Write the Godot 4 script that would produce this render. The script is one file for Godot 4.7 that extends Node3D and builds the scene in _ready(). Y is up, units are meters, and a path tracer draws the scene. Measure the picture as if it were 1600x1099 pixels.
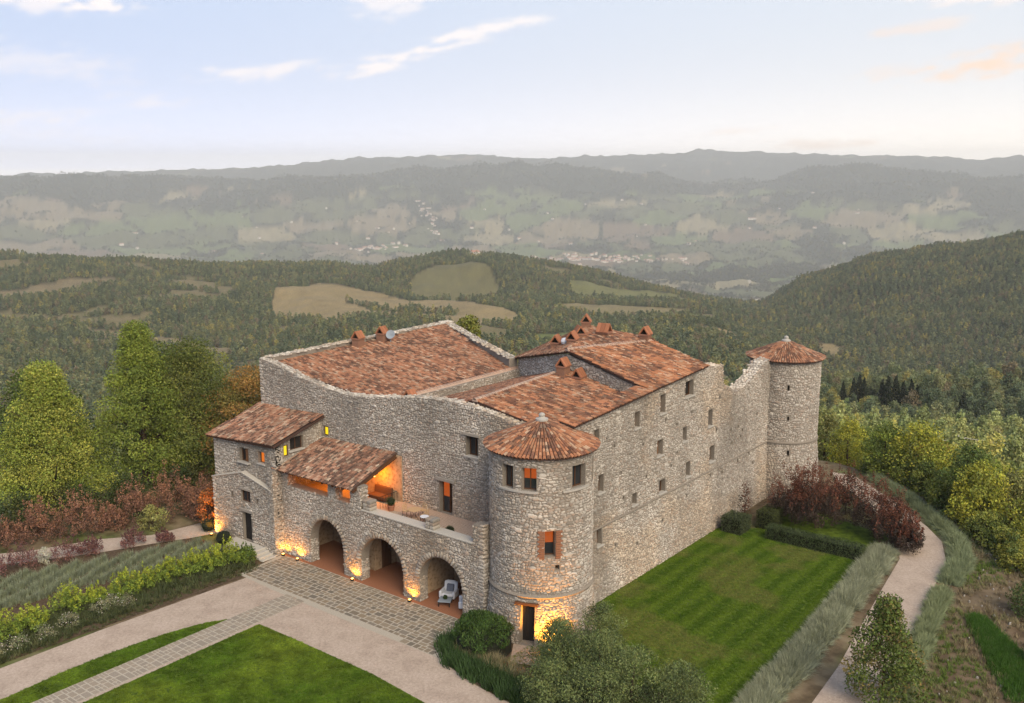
extends Node3D

# A stone castle on a hill terrace above a hazy valley. x runs along the entrance front, y up, -z back along the long right wall. Metres.

const EYE := Vector3(41.22, 30.0, 47.25)
const YAW := 38.0
const TERRAIN_AZIMUTH := [-44.22, -27.43, -21.27, -14.55, -8.85, -2.41, 2.23, 7.39, 11.01, 14.2, 16.96, 21.27, 24.42, 27.43, 44.22]
const TERRAIN_DISTANCE := [150, 220, 320, 450, 600, 800, 1000, 1250, 1600, 2200, 3200, 4200, 5200, 6200, 7200, 8200, 9500, 12000, 14500]
const TERRAIN_HEIGHT := [
[-20, -38, -60, -85, -100, -112, -118, -116, -112, -280, -420, -450, -450, -450, -186, -112, -190, -68, -300],
	[-20, -38, -62, -86, -91, -106, -112, -106, -97, -280, -420, -450, -450, -387, -205, -71, -194, -24, -300],
	[-20, -38, -62, -86, -96, -111, -115, -109, -107, -280, -420, -450, -450, -408, -208, -66, -194, 2, -300],
	[-17, -36, -60, -84, -97, -113, -115, -116, -116, -270, -420, -450, -450, -413, -208, -40, -167, 45, -300],
	[-15, -34, -58, -80, -92, -101, -107, -121, -133, -270, -420, -450, -450, -414, -204, 20, -112, 164, -300],
	[-14, -32, -56, -78, -89, -96, -104, -131, -114, -260, -400, -450, -450, -407, -197, 40, -89, 203, -300],
	[-14, -32, -56, -78, -85, -100, -114, -129, -132, -260, -400, -450, -450, -407, -188, 30, -101, 158, -300],
	[-14, -32, -54, -76, -84, -101, -116, -138, -156, -260, -420, -450, -450, -404, -186, -6, -124, 201, -300],
	[-14, -32, -54, -76, -87, -104, -119, -142, -172, -270, -420, -450, -450, -388, -193, -112, -205, 251, -300],
	[-15, -32, -54, -76, -97, -119, -136, -154, -181, -290, -425, -450, -450, -383, -191, -70, -179, 220, -300],
	[-17, -33, -54, -68, -115, -136, -141, -136, -138, -290, -425, -450, -450, -377, -179, 20, -107, 203, -300],
	[-19, -34, -53, -63, -112, -135, -130, -107, -97, -280, -420, -450, -450, -367, -174, 49, -82, 177, -300],
	[-20, -34, -52, -60, -110, -130, -120, -97, -79, -260, -420, -450, -450, -365, -177, 11, -112, 133, -300],
	[-20, -34, -52, -57, -108, -125, -108, -83, -59, -240, -420, -450, -450, -362, -180, 2, -119, 177, -300],
	[-20, -34, -52, -70, -80, -90, -80, -60, -20, -200, -420, -450, -450, -287, -153, 0, -91, 128, -300],
]

var rng := RandomNumberGenerator.new()
var M := {}
var T := {}
var taken := {}
var relief := FastNoiseLite.new()
var patch := FastNoiseLite.new()
var field_cell := FastNoiseLite.new()
var field_edge := FastNoiseLite.new()
var stain := FastNoiseLite.new()
var log_distance := PackedFloat32Array()
var terrace := PackedVector2Array([Vector2(-44, -70), Vector2(40, -70), Vector2(38, -10), Vector2(33, 20), Vector2(28.0, 31.0), Vector2(25.6, 35.0), Vector2(20.6, 41.5), Vector2(14.5, 48.0), Vector2(6, 50), Vector2(-30, 44), Vector2(-44, 14)])
var castle: Node3D


class MB:
	var v := PackedVector3Array()
	var n := PackedVector3Array()
	var c := PackedColorArray()
	var col := Color.WHITE

	func tri(a: Vector3, b: Vector3, d: Vector3, out: Vector3) -> void:
		var nn := (d - a).cross(b - a)
		if nn.length_squared() < 1e-14:
			return
		v.push_back(a)
		if nn.dot(out) < 0.0:
			nn = -nn
			v.push_back(d)
			v.push_back(b)
		else:
			v.push_back(b)
			v.push_back(d)
		nn = nn.normalized()
		for i in 3:
			n.push_back(nn)
			c.push_back(col)

	func quad(a: Vector3, b: Vector3, d: Vector3, e: Vector3, out: Vector3) -> void:
		tri(a, b, d, out)
		tri(a, d, e, out)

	func smooth_tri(a: Vector3, b: Vector3, d: Vector3, na: Vector3, nb: Vector3, nd: Vector3) -> void:
		var nn := (d - a).cross(b - a)
		if nn.length_squared() < 1e-14:
			return
		if nn.dot(na + nb + nd) < 0.0:
			v.append_array(PackedVector3Array([a, d, b]))
			n.append_array(PackedVector3Array([na, nd, nb]))
		else:
			v.append_array(PackedVector3Array([a, b, d]))
			n.append_array(PackedVector3Array([na, nb, nd]))
		for i in 3:
			c.push_back(col)

	func smooth_quad(a: Vector3, b: Vector3, d: Vector3, e: Vector3, na: Vector3, nb: Vector3, nd: Vector3, ne: Vector3) -> void:
		smooth_tri(a, b, d, na, nb, nd)
		smooth_tri(a, d, e, na, nd, ne)

	func obox(o: Vector3, x: Vector3, y: Vector3, z: Vector3) -> void:   # o is the middle, x y z half edges
		quad(o + x - y - z, o + x + y - z, o + x + y + z, o + x - y + z, x)
		quad(o - x - y - z, o - x + y - z, o - x + y + z, o - x - y + z, -x)
		quad(o - x + y - z, o + x + y - z, o + x + y + z, o - x + y + z, y)
		quad(o - x - y - z, o + x - y - z, o + x - y + z, o - x - y + z, -y)
		quad(o - x - y + z, o + x - y + z, o + x + y + z, o - x + y + z, z)
		quad(o - x - y - z, o + x - y - z, o + x + y - z, o - x + y - z, -z)

	func box(lo: Vector3, hi: Vector3) -> void:
		var h := (hi - lo) * 0.5
		obox((lo + hi) * 0.5, Vector3(h.x, 0, 0), Vector3(0, h.y, 0), Vector3(0, 0, h.z))

	func soft_box(o: Vector3, x: Vector3, y: Vector3, z: Vector3, r: float) -> void:   # a box with chamfered edges; r is the chamfer in metres
		var ux := x.normalized()
		var uy := y.normalized()
		var uz := z.normalized()
		var hx := x.length()
		var hy := y.length()
		var hz := z.length()
		r = minf(r, minf(hx, minf(hy, hz)) * 0.8)
		for s in [-1.0, 1.0]:
			quad(o + ux * s * hx + uy * (hy - r) + uz * (hz - r), o + ux * s * hx - uy * (hy - r) + uz * (hz - r), o + ux * s * hx - uy * (hy - r) - uz * (hz - r), o + ux * s * hx + uy * (hy - r) - uz * (hz - r), ux * s)
			quad(o + uy * s * hy + ux * (hx - r) + uz * (hz - r), o + uy * s * hy - ux * (hx - r) + uz * (hz - r), o + uy * s * hy - ux * (hx - r) - uz * (hz - r), o + uy * s * hy + ux * (hx - r) - uz * (hz - r), uy * s)
			quad(o + uz * s * hz + ux * (hx - r) + uy * (hy - r), o + uz * s * hz - ux * (hx - r) + uy * (hy - r), o + uz * s * hz - ux * (hx - r) - uy * (hy - r), o + uz * s * hz + ux * (hx - r) - uy * (hy - r), uz * s)
			for t in [-1.0, 1.0]:
				quad(o + ux * s * hx + uy * t * (hy - r) + uz * (hz - r), o + ux * s * hx + uy * t * (hy - r) - uz * (hz - r), o + ux * s * (hx - r) + uy * t * hy - uz * (hz - r), o + ux * s * (hx - r) + uy * t * hy + uz * (hz - r), ux * s + uy * t)
				quad(o + ux * s * hx + uz * t * (hz - r) + uy * (hy - r), o + ux * s * hx + uz * t * (hz - r) - uy * (hy - r), o + ux * s * (hx - r) + uz * t * hz - uy * (hy - r), o + ux * s * (hx - r) + uz * t * hz + uy * (hy - r), ux * s + uz * t)
				quad(o + uy * s * hy + uz * t * (hz - r) + ux * (hx - r), o + uy * s * hy + uz * t * (hz - r) - ux * (hx - r), o + uy * s * (hy - r) + uz * t * hz - ux * (hx - r), o + uy * s * (hy - r) + uz * t * hz + ux * (hx - r), uy * s + uz * t)
				for q in [-1.0, 1.0]:
					tri(o + ux * s * hx + uy * t * (hy - r) + uz * q * (hz - r), o + ux * s * (hx - r) + uy * t * hy + uz * q * (hz - r), o + ux * s * (hx - r) + uy * t * (hy - r) + uz * q * hz, ux * s + uy * t + uz * q)

	func tube(path: Array, radii: Array, sides := 7, caps := true) -> void:
		var rings := []
		for i in path.size():
			var d: Vector3 = (path[mini(i + 1, path.size() - 1)] - path[maxi(i - 1, 0)]).normalized()
			var x := d.cross(Vector3(0.31, 0.17, 0.93)).normalized()
			var y := d.cross(x)
			var ring := PackedVector3Array()
			for k in sides:
				var a := TAU * k / sides
				ring.push_back(x * cos(a) + y * sin(a))
			rings.push_back(ring)
		for i in path.size() - 1:
			for k in sides:
				var j := (k + 1) % sides
				smooth_quad(path[i] + rings[i][k] * radii[i], path[i] + rings[i][j] * radii[i], path[i + 1] + rings[i + 1][j] * radii[i + 1], path[i + 1] + rings[i + 1][k] * radii[i + 1], rings[i][k], rings[i][j], rings[i + 1][j], rings[i + 1][k])
		if caps:
			for e in [0, path.size() - 1]:
				var out: Vector3 = (path[e] - path[1 if e == 0 else e - 1]).normalized()
				for k in range(1, sides - 1):
					tri(path[e] + rings[e][0] * radii[e], path[e] + rings[e][k] * radii[e], path[e] + rings[e][k + 1] * radii[e], out)

	func lathe(o: Vector3, profile: Array, sides := 16) -> void:   # profile of Vector2(radius, height) from the bottom up
		for i in profile.size() - 1:
			var a: Vector2 = profile[i]
			var b: Vector2 = profile[i + 1]
			var slope := Vector2(b.y - a.y, a.x - b.x).normalized()
			for k in sides:
				var p := TAU * k / sides
				var q := TAU * (k + 1) / sides
				var dp := Vector3(cos(p), 0, sin(p))
				var dq := Vector3(cos(q), 0, sin(q))
				var np := dp * slope.x + Vector3.UP * slope.y
				var nq := dq * slope.x + Vector3.UP * slope.y
				smooth_quad(o + dp * a.x + Vector3.UP * a.y, o + dq * a.x + Vector3.UP * a.y, o + dq * b.x + Vector3.UP * b.y, o + dp * b.x + Vector3.UP * b.y, np, nq, nq, np)

	func commit(mat: Material, onto: ArrayMesh = null) -> ArrayMesh:
		var m := onto if onto else ArrayMesh.new()
		if v.is_empty():
			return m
		var a := []
		a.resize(Mesh.ARRAY_MAX)
		a[Mesh.ARRAY_VERTEX] = v
		a[Mesh.ARRAY_NORMAL] = n
		a[Mesh.ARRAY_COLOR] = c
		m.add_surface_from_arrays(Mesh.PRIMITIVE_TRIANGLES, a)
		m.surface_set_material(m.get_surface_count() - 1, mat)
		return m


class Surf:   # a wall face: x along it, y up, d outwards
	var cyl := false
	var o := Vector3.ZERO
	var al := Vector3.RIGHT
	var out := Vector3.BACK
	var R := 1.0
	var a0 := 0.0
	var flare_y := -100.0
	var flare_k := 0.0

	func dir(x: float) -> Vector3:
		if cyl:
			return Vector3(cos(a0 + x / R), 0, -sin(a0 + x / R))
		return out

	func along(x: float) -> Vector3:
		if cyl:
			return Vector3(-sin(a0 + x / R), 0, -cos(a0 + x / R))
		return al

	func at(x: float, y: float, d: float) -> Vector3:
		d += maxf(0.0, flare_y - y) * flare_k
		if cyl:
			return o + dir(x) * (R + d) + Vector3.UP * y
		return o + al * x + Vector3.UP * y + out * d


func lin(r: float, g: float, b: float) -> Color:
	return Color(r, g, b).linear_to_srgb()


func p3(u: float, y: float, v: float) -> Vector3:
	return Vector3(u, y, -v)


func rr(a: float, b: float) -> float:
	return rng.randf_range(a, b)


# ---------------------------------------------------------------- nodes

func numbered(called: String) -> String:
	var k: int = taken.get(called, 0)
	taken[called] = k + 1
	return called if k == 0 else "%s_%03d" % [called, k]


func tag(o: Node3D, label: String, category: String, group := "") -> Node3D:
	o.set_meta("label", label)
	o.set_meta("category", category)
	if group:
		o.set_meta("group", group)
	return o


func thing(called: String, label: String, category: String, at := Vector3.ZERO, turn := 0.0, group := "") -> Node3D:
	var o := Node3D.new()
	o.name = numbered(called)
	add_child(o, true)
	o.position = at
	o.rotation.y = turn
	return tag(o, label, category, group)


func copy(of: Node3D, called: String, label: String, at: Vector3, turn := 0.0, grown := Vector3.ONE, group := "") -> Node3D:
	var o: Node3D = of.duplicate()
	o.name = numbered(called)
	add_child(o, true)
	o.position = at
	o.rotation.y = turn
	o.scale = grown
	o.set_meta("label", label)
	if group:
		o.set_meta("group", group)
	return o


func part(parent: Node, called: String, mesh: Mesh, mat: Material = null) -> MeshInstance3D:
	var o := MeshInstance3D.new()
	o.name = called
	o.mesh = mesh
	if mat:
		o.material_override = mat
	parent.add_child(o, true)
	return o


func structure(called: String, mesh: Mesh) -> MeshInstance3D:
	var o := part(self, called, mesh)
	o.set_meta("kind", "structure")
	return o


func scatter(parent: Node, called: String, mesh: Mesh, where: Array, tint := PackedColorArray()) -> MultiMeshInstance3D:
	var mm := MultiMesh.new()
	mm.transform_format = MultiMesh.TRANSFORM_3D
	mm.use_colors = tint.size() > 0
	mm.mesh = mesh
	mm.instance_count = where.size()
	for i in where.size():
		mm.set_instance_transform(i, where[i])
		if tint.size():
			mm.set_instance_color(i, tint[i])
	var o := MultiMeshInstance3D.new()
	o.name = called
	o.multimesh = mm
	o.set_meta("kind", "stuff")
	parent.add_child(o, true)
	return o


# ---------------------------------------------------------------- materials

func noise_texture(freq: float, octaves: int, seed_: int, ramp: Array, size := 512, normal := false, kind := FastNoiseLite.TYPE_SIMPLEX_SMOOTH, bump := 4.0) -> NoiseTexture2D:
	var f := FastNoiseLite.new()
	f.noise_type = kind
	f.frequency = freq
	f.fractal_octaves = octaves
	f.fractal_gain = 0.6
	f.seed = seed_
	var t := NoiseTexture2D.new()
	t.width = size
	t.height = size
	t.seamless = true
	t.noise = f
	if normal:
		t.as_normal_map = true
		t.bump_strength = bump
	elif ramp.size():
		var g := Gradient.new()
		var at := PackedFloat32Array()
		var cs := PackedColorArray()
		for i in ramp.size():
			at.push_back(float(i) / (ramp.size() - 1))
			cs.push_back(ramp[i])
		g.offsets = at
		g.colors = cs
		t.color_ramp = g
	return t


func mat(called: String, color: Color, rough := 0.9, tex: Texture2D = null, scale := 1.0, vertex := false) -> StandardMaterial3D:
	var m := StandardMaterial3D.new()
	m.resource_name = called
	m.albedo_color = color
	m.roughness = rough
	m.metallic_specular = 0.3
	if tex:
		m.albedo_texture = tex
		m.uv1_triplanar = true
		m.uv1_world_triplanar = true
		m.uv1_scale = Vector3.ONE * scale
	m.vertex_color_use_as_albedo = vertex
	M[called] = m
	return m


func relief_map(m: StandardMaterial3D, tex: Texture2D, depth: float) -> void:
	m.heightmap_enabled = true
	m.heightmap_texture = tex
	m.heightmap_scale = depth


func glow(called: String, color: Color, energy: float) -> StandardMaterial3D:
	var m := mat(called, lin(0.03, 0.02, 0.012), 0.4)
	m.emission_enabled = true
	m.emission = color
	m.emission_energy_multiplier = energy
	return m


func make_materials() -> void:
	var grey := func(a: float) -> Color: return Color(a, a, a)
	T.grain = noise_texture(0.03, 5, 11, [grey.call(0.62), grey.call(0.85), grey.call(1.0)])
	T.speckle = noise_texture(0.09, 4, 12, [grey.call(0.5), grey.call(0.8), grey.call(1.0)])
	T.bump = noise_texture(0.05, 4, 13, [])
	T.gravel = noise_texture(0.03, 6, 14, [Color(0.62, 0.57, 0.53), Color(0.80, 0.76, 0.72), Color(0.9, 0.86, 0.82), Color(1, 0.98, 0.95)], 1024)
	T.gravel.noise.fractal_gain = 0.95
	T.lawn = noise_texture(0.02, 6, 15, [Color(0.5, 0.62, 0.4), Color(0.75, 0.8, 0.55), Color(0.95, 1.0, 0.75), Color(1.0, 0.95, 0.8)])
	T.ground = noise_texture(0.02, 6, 16, [Color(0.55, 0.52, 0.48), Color(0.85, 0.83, 0.8), Color(1, 1, 1)])
	T.wood = noise_texture(0.05, 4, 17, [Color(0.6, 0.55, 0.5), Color(1, 1, 1)])
	T.plaster = noise_texture(0.012, 5, 18, [Color(0.7, 0.66, 0.62), Color(0.95, 0.93, 0.9), Color(1, 1, 1)])
	T.brick = noise_texture(0.05, 5, 19, [Color(0.6, 0.5, 0.45), Color(0.9, 0.85, 0.8), Color(1, 1, 1)])
	relief_map(mat("stone", Color.WHITE, 0.95, T.grain, 1.7, true), T.bump, 1.5)
	relief_map(mat("mortar", lin(0.315, 0.272, 0.222), 0.97, T.grain, 0.8), T.bump, 2.0)
	relief_map(mat("flag", Color.WHITE, 0.9, T.grain, 1.3, true), T.bump, 0.8)
	mat("joint", lin(0.58, 0.51, 0.40), 0.95, T.speckle, 1.0)
	mat("tile", Color.WHITE, 0.9, T.grain, 1.1, true)
	mat("tile_bed", lin(0.085, 0.05, 0.038), 0.95, T.grain, 1.0)
	relief_map(mat("brick", lin(0.27, 0.15, 0.10), 0.95, T.brick, 1.6), T.bump, 1.0)
	relief_map(mat("floor_brick", lin(0.30, 0.145, 0.085), 0.9, T.brick, 1.2), T.bump, 0.6)
	mat("terrace_floor", lin(0.42, 0.33, 0.26), 0.9, T.plaster, 0.9)
	mat("plaster", lin(0.40, 0.30, 0.20), 0.95, T.plaster, 0.4)
	mat("sill", lin(0.50, 0.465, 0.41), 0.85, T.grain, 1.3)
	mat("coping", lin(0.56, 0.52, 0.45), 0.92, T.grain, 1.3)
	mat("wood", lin(0.13, 0.065, 0.033), 0.75, T.wood, 2.0)
	mat("shutter", lin(0.26, 0.13, 0.06), 0.75, T.wood, 2.0)
	mat("dark", lin(0.018, 0.015, 0.013), 0.8)
	mat("iron", lin(0.03, 0.028, 0.026), 0.55)
	M.iron.metallic = 0.6
	var glass := mat("glass", lin(0.02, 0.022, 0.025), 0.12)
	glass.metallic_specular = 0.5
	glow("lit_amber", Color(1.0, 0.52, 0.16), 0.24)
	glow("lit_yellow", Color(1.0, 0.86, 0.12), 0.36)
	glow("lit_red", Color(0.9, 0.40, 0.13), 0.16)
	glow("lamp_lens", Color(1.0, 0.72, 0.32), 3.0)
	mat("white_metal", lin(0.6, 0.62, 0.65), 0.4)
	mat("fabric_white", lin(0.62, 0.63, 0.65), 0.95)
	mat("fabric_grey", lin(0.13, 0.14, 0.17), 0.95)
	mat("slate", lin(0.22, 0.25, 0.28), 0.6)
	mat("pot", lin(0.28, 0.12, 0.07), 0.9)
	mat("bark", lin(0.09, 0.065, 0.045), 0.95, T.wood, 2.0)
	mat("dry_bark", lin(0.06, 0.04, 0.032), 0.95)
	relief_map(mat("gravel", lin(0.54, 0.475, 0.42), 0.95, T.gravel, 0.11), T.speckle, 1.5)
	mat("lawn", lin(0.085, 0.115, 0.014), 0.95, T.lawn, 0.13)
	mat("soil", lin(0.12, 0.085, 0.055), 0.97, T.ground, 0.4)
	var land := mat("land", Color.WHITE, 0.97, T.ground, 0.045, true)
	land.vertex_color_use_as_albedo = true
	T.wide = noise_texture(0.012, 5, 21, [Color(0.89, 0.88, 0.87), Color(0.97, 0.97, 0.96), Color(1, 1, 1)])
	for g in ["gravel", "soil"]:
		M[g].detail_enabled = true
		M[g].detail_albedo = T.wide
		M[g].detail_blend_mode = BaseMaterial3D.BLEND_MODE_MUL
		M[g].detail_uv_layer = BaseMaterial3D.DETAIL_UV_2
		M[g].uv2_triplanar = true
		M[g].uv2_world_triplanar = true
		M[g].uv2_scale = Vector3(0.07, 0.07, 0.07)
	leaf_mat("grass_blade", 1.0, 1.0, 1.0, 0.2)
	leaf_mat("leaf", 1.0, 1.0, 1.0, 0.3)
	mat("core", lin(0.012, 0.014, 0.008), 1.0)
	mat("linteled", lin(0.36, 0.32, 0.27), 0.92, T.grain, 1.5)
	mat("ridge_mortar", lin(0.60, 0.43, 0.33), 0.95, T.grain, 1.3)
	mat("house_wall", lin(0.50, 0.46, 0.40), 0.9)
	mat("house_roof", lin(0.30, 0.17, 0.12), 0.9)
	mat("pole", lin(0.40, 0.38, 0.35), 0.9)


func leaf_mat(called: String, r: float, g: float, b: float, through: float) -> StandardMaterial3D:
	var m := mat(called, Color(r, g, b), 0.75, null, 1.0, true)
	m.metallic_specular = 0.25
	m.backlight_enabled = true
	m.backlight = Color(through, through, through * 0.8).linear_to_srgb()
	return m


# ---------------------------------------------------------------- land

func site_distance(p: Vector2) -> float:   # metres outside the terrace, negative inside
	var near := 1e9
	for i in terrace.size():
		var q := Geometry2D.get_closest_point_to_segment(p, terrace[i], terrace[(i + 1) % terrace.size()])
		near = minf(near, q.distance_squared_to(p))
	return -sqrt(near) if Geometry2D.is_point_in_polygon(p, terrace) else sqrt(near)


func az_distance(u: float, v: float) -> Vector2:   # degrees from the photograph's direction, metres from the viewpoint
	var du := u - EYE.x
	var dv := v + EYE.z
	var s := sin(deg_to_rad(YAW))
	var c := cos(deg_to_rad(YAW))
	return Vector2(rad_to_deg(atan2(du * c + dv * s, -du * s + dv * c)), Vector2(du, dv).length())


func from_az(az: float, d: float) -> Vector2:
	var a := deg_to_rad(az)
	var s := sin(deg_to_rad(YAW))
	var c := cos(deg_to_rad(YAW))
	return Vector2(EYE.x + d * (sin(a) * c - cos(a) * s), -EYE.z + d * (sin(a) * s + cos(a) * c))


func table(az: float, d: float) -> float:
	var l := log(clampf(d, 150.0, 14499.0))
	var j := 0
	while j < log_distance.size() - 2 and log_distance[j + 1] < l:
		j += 1
	var t := (l - log_distance[j]) / (log_distance[j + 1] - log_distance[j])
	az = clampf(az, -44.2, 44.2)
	var i := 0
	while i < TERRAIN_AZIMUTH.size() - 2 and TERRAIN_AZIMUTH[i + 1] < az:
		i += 1
	var s: float = (az - TERRAIN_AZIMUTH[i]) / (TERRAIN_AZIMUTH[i + 1] - TERRAIN_AZIMUTH[i])
	s = lerpf(s, s * s * (3.0 - 2.0 * s), 0.6)
	var a: Array = TERRAIN_HEIGHT[i]
	var b: Array = TERRAIN_HEIGHT[i + 1]
	var j0 := maxi(j - 1, 0)
	var j3 := mini(j + 2, log_distance.size() - 1)
	var h0: float = lerpf(a[j0], b[j0], s)
	var h1: float = lerpf(a[j], b[j], s)
	var h2: float = lerpf(a[j + 1], b[j + 1], s)
	var h3: float = lerpf(a[j3], b[j3], s)
	return lerpf(cubic_interpolate(h1, h2, h0, h3, t), lerpf(h1, h2, t), 0.5)


func land_height(u: float, v: float) -> float:
	var q := az_distance(u, v)
	var far := table(q.x, q.y)
	var w := smoothstep(115.0, 185.0, q.y)
	var y := far
	if w < 1.0:
		var s := maxf(0.0, site_distance(Vector2(u, v)))
		var near := -0.02 - 0.46 * s * s / (s + 3.5) + relief.get_noise_2d(u * 20.0, v * 20.0) * minf(s * 0.08, 0.8)
		y = lerpf(near, far, w)
	if q.y > 150.0:
		var k := smoothstep(150.0, 500.0, q.y)
		y += relief.get_noise_2d(u, v) * minf(q.y, 3500.0) * 0.0115 * k
		var e := Vector2((q.x + 2.4) * q.y * 0.01745 / 130.0, (q.y - 1560.0) / 150.0)
		y += 11.0 * exp(-e.length_squared())
		if q.y > 6500.0:
			var m := smoothstep(6500.0, 8500.0, q.y)
			y += relief.get_noise_2d(u * 0.16 + 900.0, v * 0.16) * 130.0 * m * (1.0 - smoothstep(9500.0, 12000.0, q.y) * 0.8)
			y += relief.get_noise_2d(u * 0.5, v * 0.5 + 500.0) * 16.0 * m
	return y


# ---------------------------------------------------------------- sky

func sky_color(az: float, el: float, wisps: FastNoiseLite, ragged: FastNoiseLite, banks: Array) -> Color:
	# az and el in degrees, az from the photograph's direction; linear light
	var west := 0.5 + 0.5 * cos(deg_to_rad(az - 65.0))
	var up := clampf(el / 90.0, 0.0, 1.0)
	var low := exp(-maxf(el, 0.0) / 6.0)
	var zen := Vector3(0.36, 0.50, 0.80)
	var mid := Vector3(0.53, 0.68, 0.96).lerp(Vector3(0.72, 0.82, 0.96), smoothstep(0.35, 0.95, west))
	var hor := Vector3(0.72, 0.74, 0.90).lerp(Vector3(1.02, 0.90, 0.75), smoothstep(0.5, 0.95, west))
	var c := mid.lerp(zen, smoothstep(0.08, 0.9, up))
	c = c.lerp(hor, clampf(low, 0.0, 1.0))
	# what the haze over the horizon takes away comes in brighter from behind it
	c *= 1.0 + 1.0 * exp(-maxf(el, 0.0) / 2.2)
	var n := wisps.get_noise_2d(az * 13.0 + el * 14.0, el * 76.0 - az * 12.0) * 0.5 + 0.5
	var r := ragged.get_noise_2d(az * 42.0, el * 150.0 - az * 22.0) * 0.5 + 0.5
	var cover := 0.0
	if absf(az) < 34.0 and el < 16.0:
		for b in banks:
			var dx: float = (az - b[0]) / b[2]
			var dy: float = (el - b[1] - (az - b[0]) * b[4]) / b[3]
			var k := exp(-(dx * dx + dy * dy))
			cover += smoothstep(0.50, 0.80, n * 0.40 + r * 0.48 + k * 0.32) * smoothstep(0.08, 0.4, k) * b[5]
	else:
		cover = smoothstep(0.60, 0.85, n * 0.6 + r * 0.4 + 0.06) * 0.8
	cover = clampf(cover, 0.0, 1.0)
	var white := Vector3(1.16, 1.05, 1.0).lerp(Vector3(1.14, 0.80, 0.56), smoothstep(0.72, 0.88, west) * (1.0 - smoothstep(6.5, 9.0, el)))
	c = c.lerp(white, cover * 0.82)
	c *= 0.325
	return Color(c.x, c.y, c.z)


func make_sky() -> PanoramaSkyMaterial:
	var wisps := FastNoiseLite.new()
	wisps.seed = 5
	wisps.frequency = 0.012
	wisps.fractal_octaves = 5
	var ragged := FastNoiseLite.new()
	ragged.seed = 9
	ragged.frequency = 0.012
	ragged.fractal_octaves = 4
	ragged.fractal_gain = 0.6
	# azimuth, elevation, half width, half height, slant, strength
	var banks := [[-6.6, 5.9, 3.2, 0.55, 0.22, 1.0], [-1.0, 7.6, 3.4, 0.45, 0.2, 0.9], [-14.0, 5.2, 3.4, 0.5, 0.1, 0.8], [-25.5, 8.3, 5.5, 0.6, 0.0, 0.8], [-22.0, 8.4, 1.6, 0.5, 0.0, 0.9], [-25.0, 5.4, 4.5, 1.0, -0.1, 0.45],
		[25.5, 5.4, 4.2, 0.7, 0.17, 0.9], [25.5, 9.0, 4.0, 0.8, 0.1, 0.8], [-19.5, 3.6, 2.2, 0.4, 0.0, 0.6], [-6.5, 9.2, 2.4, 1.2, 0.2, 0.7], [-25.0, 2.7, 4.0, 0.4, 0.0, 0.5], [17.0, 1.3, 3.2, 0.3, 0.0, 0.6], [21.8, 7.2, 2.4, 0.3, 0.1, 0.5], [12.0, 2.0, 2.4, 0.2, 0.1, 0.4], [-17.0, 9.6, 3.5, 0.7, 0.0, 0.5], [20.5, 5.0, 2.0, 0.4, 0.1, 0.45], [-26.0, 1.9, 6.0, 0.7, 0.0, 0.3]]
	var w := 4096
	var h := 2048
	var im := Image.create(512, 256, false, Image.FORMAT_RGBF)
	for y in 256:
		var el := 90.0 - (y + 0.5) / 256.0 * 180.0
		for x in 512:
			var phi := (x + 0.5) / 512.0 * 360.0   # the left edge of a panorama looks along -z
			im.set_pixel(x, y, sky_color(wrapf(phi + YAW, -180.0, 180.0), maxf(el, 0.0), wisps, ragged, banks))
	im.resize(w, h, Image.INTERPOLATE_BILINEAR)
	var x0 := int((360.0 - YAW - 36.0) / 360.0 * w)
	var x1 := int((360.0 - YAW + 36.0) / 360.0 * w)
	for y in range(int((90.0 - 17.0) / 180.0 * h), h / 2):
		var el := 90.0 - (y + 0.5) / h * 180.0
		for x in range(x0, x1):
			var phi := (x + 0.5) / w * 360.0 - 360.0
			im.set_pixel(x, y, sky_color(phi + YAW, el, wisps, ragged, banks))
	var m := PanoramaSkyMaterial.new()
	m.panorama = ImageTexture.create_from_image(im)
	return m


func make_light() -> void:
	var cam := Camera3D.new()
	cam.name = "camera"
	add_child(cam)
	cam.position = EYE
	cam.rotation_degrees = Vector3(-10.5, YAW, 0)
	cam.fov = 39.28
	cam.near = 0.5
	cam.far = 30000.0
	cam.current = true
	var env := Environment.new()
	env.background_mode = Environment.BG_SKY
	env.sky = Sky.new()
	env.sky.sky_material = make_sky()
	env.tonemap_mode = Environment.TONE_MAPPER_LINEAR
	env.tonemap_exposure = 3.2
	env.fog_enabled = true
	env.fog_density = 0.000095
	env.fog_light_color = Color(0.99, 0.99, 0.97)
	env.sdfgi_enabled = true
	env.ssao_enabled = true
	env.ssil_enabled = true
	var we := WorldEnvironment.new()
	we.name = "surroundings"
	we.environment = env
	add_child(we)
	var sun := DirectionalLight3D.new()
	sun.name = "low_sun"
	sun.light_color = Color(1.0, 0.93, 0.82)
	sun.light_energy = 0.5
	sun.light_angular_distance = 42.0
	sun.shadow_enabled = true
	add_child(sun)
	var q := from_az(154.0, 100.0)
	sun.look_at_from_position(Vector3(q.x - EYE.x, 82.0, -(q.y + EYE.z)), Vector3.ZERO)


# ---------------------------------------------------------------- masonry

var stone_meshes: Array[ArrayMesh] = []
var tile_mesh: ArrayMesh
var flag_meshes: Array[ArrayMesh] = []


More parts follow.
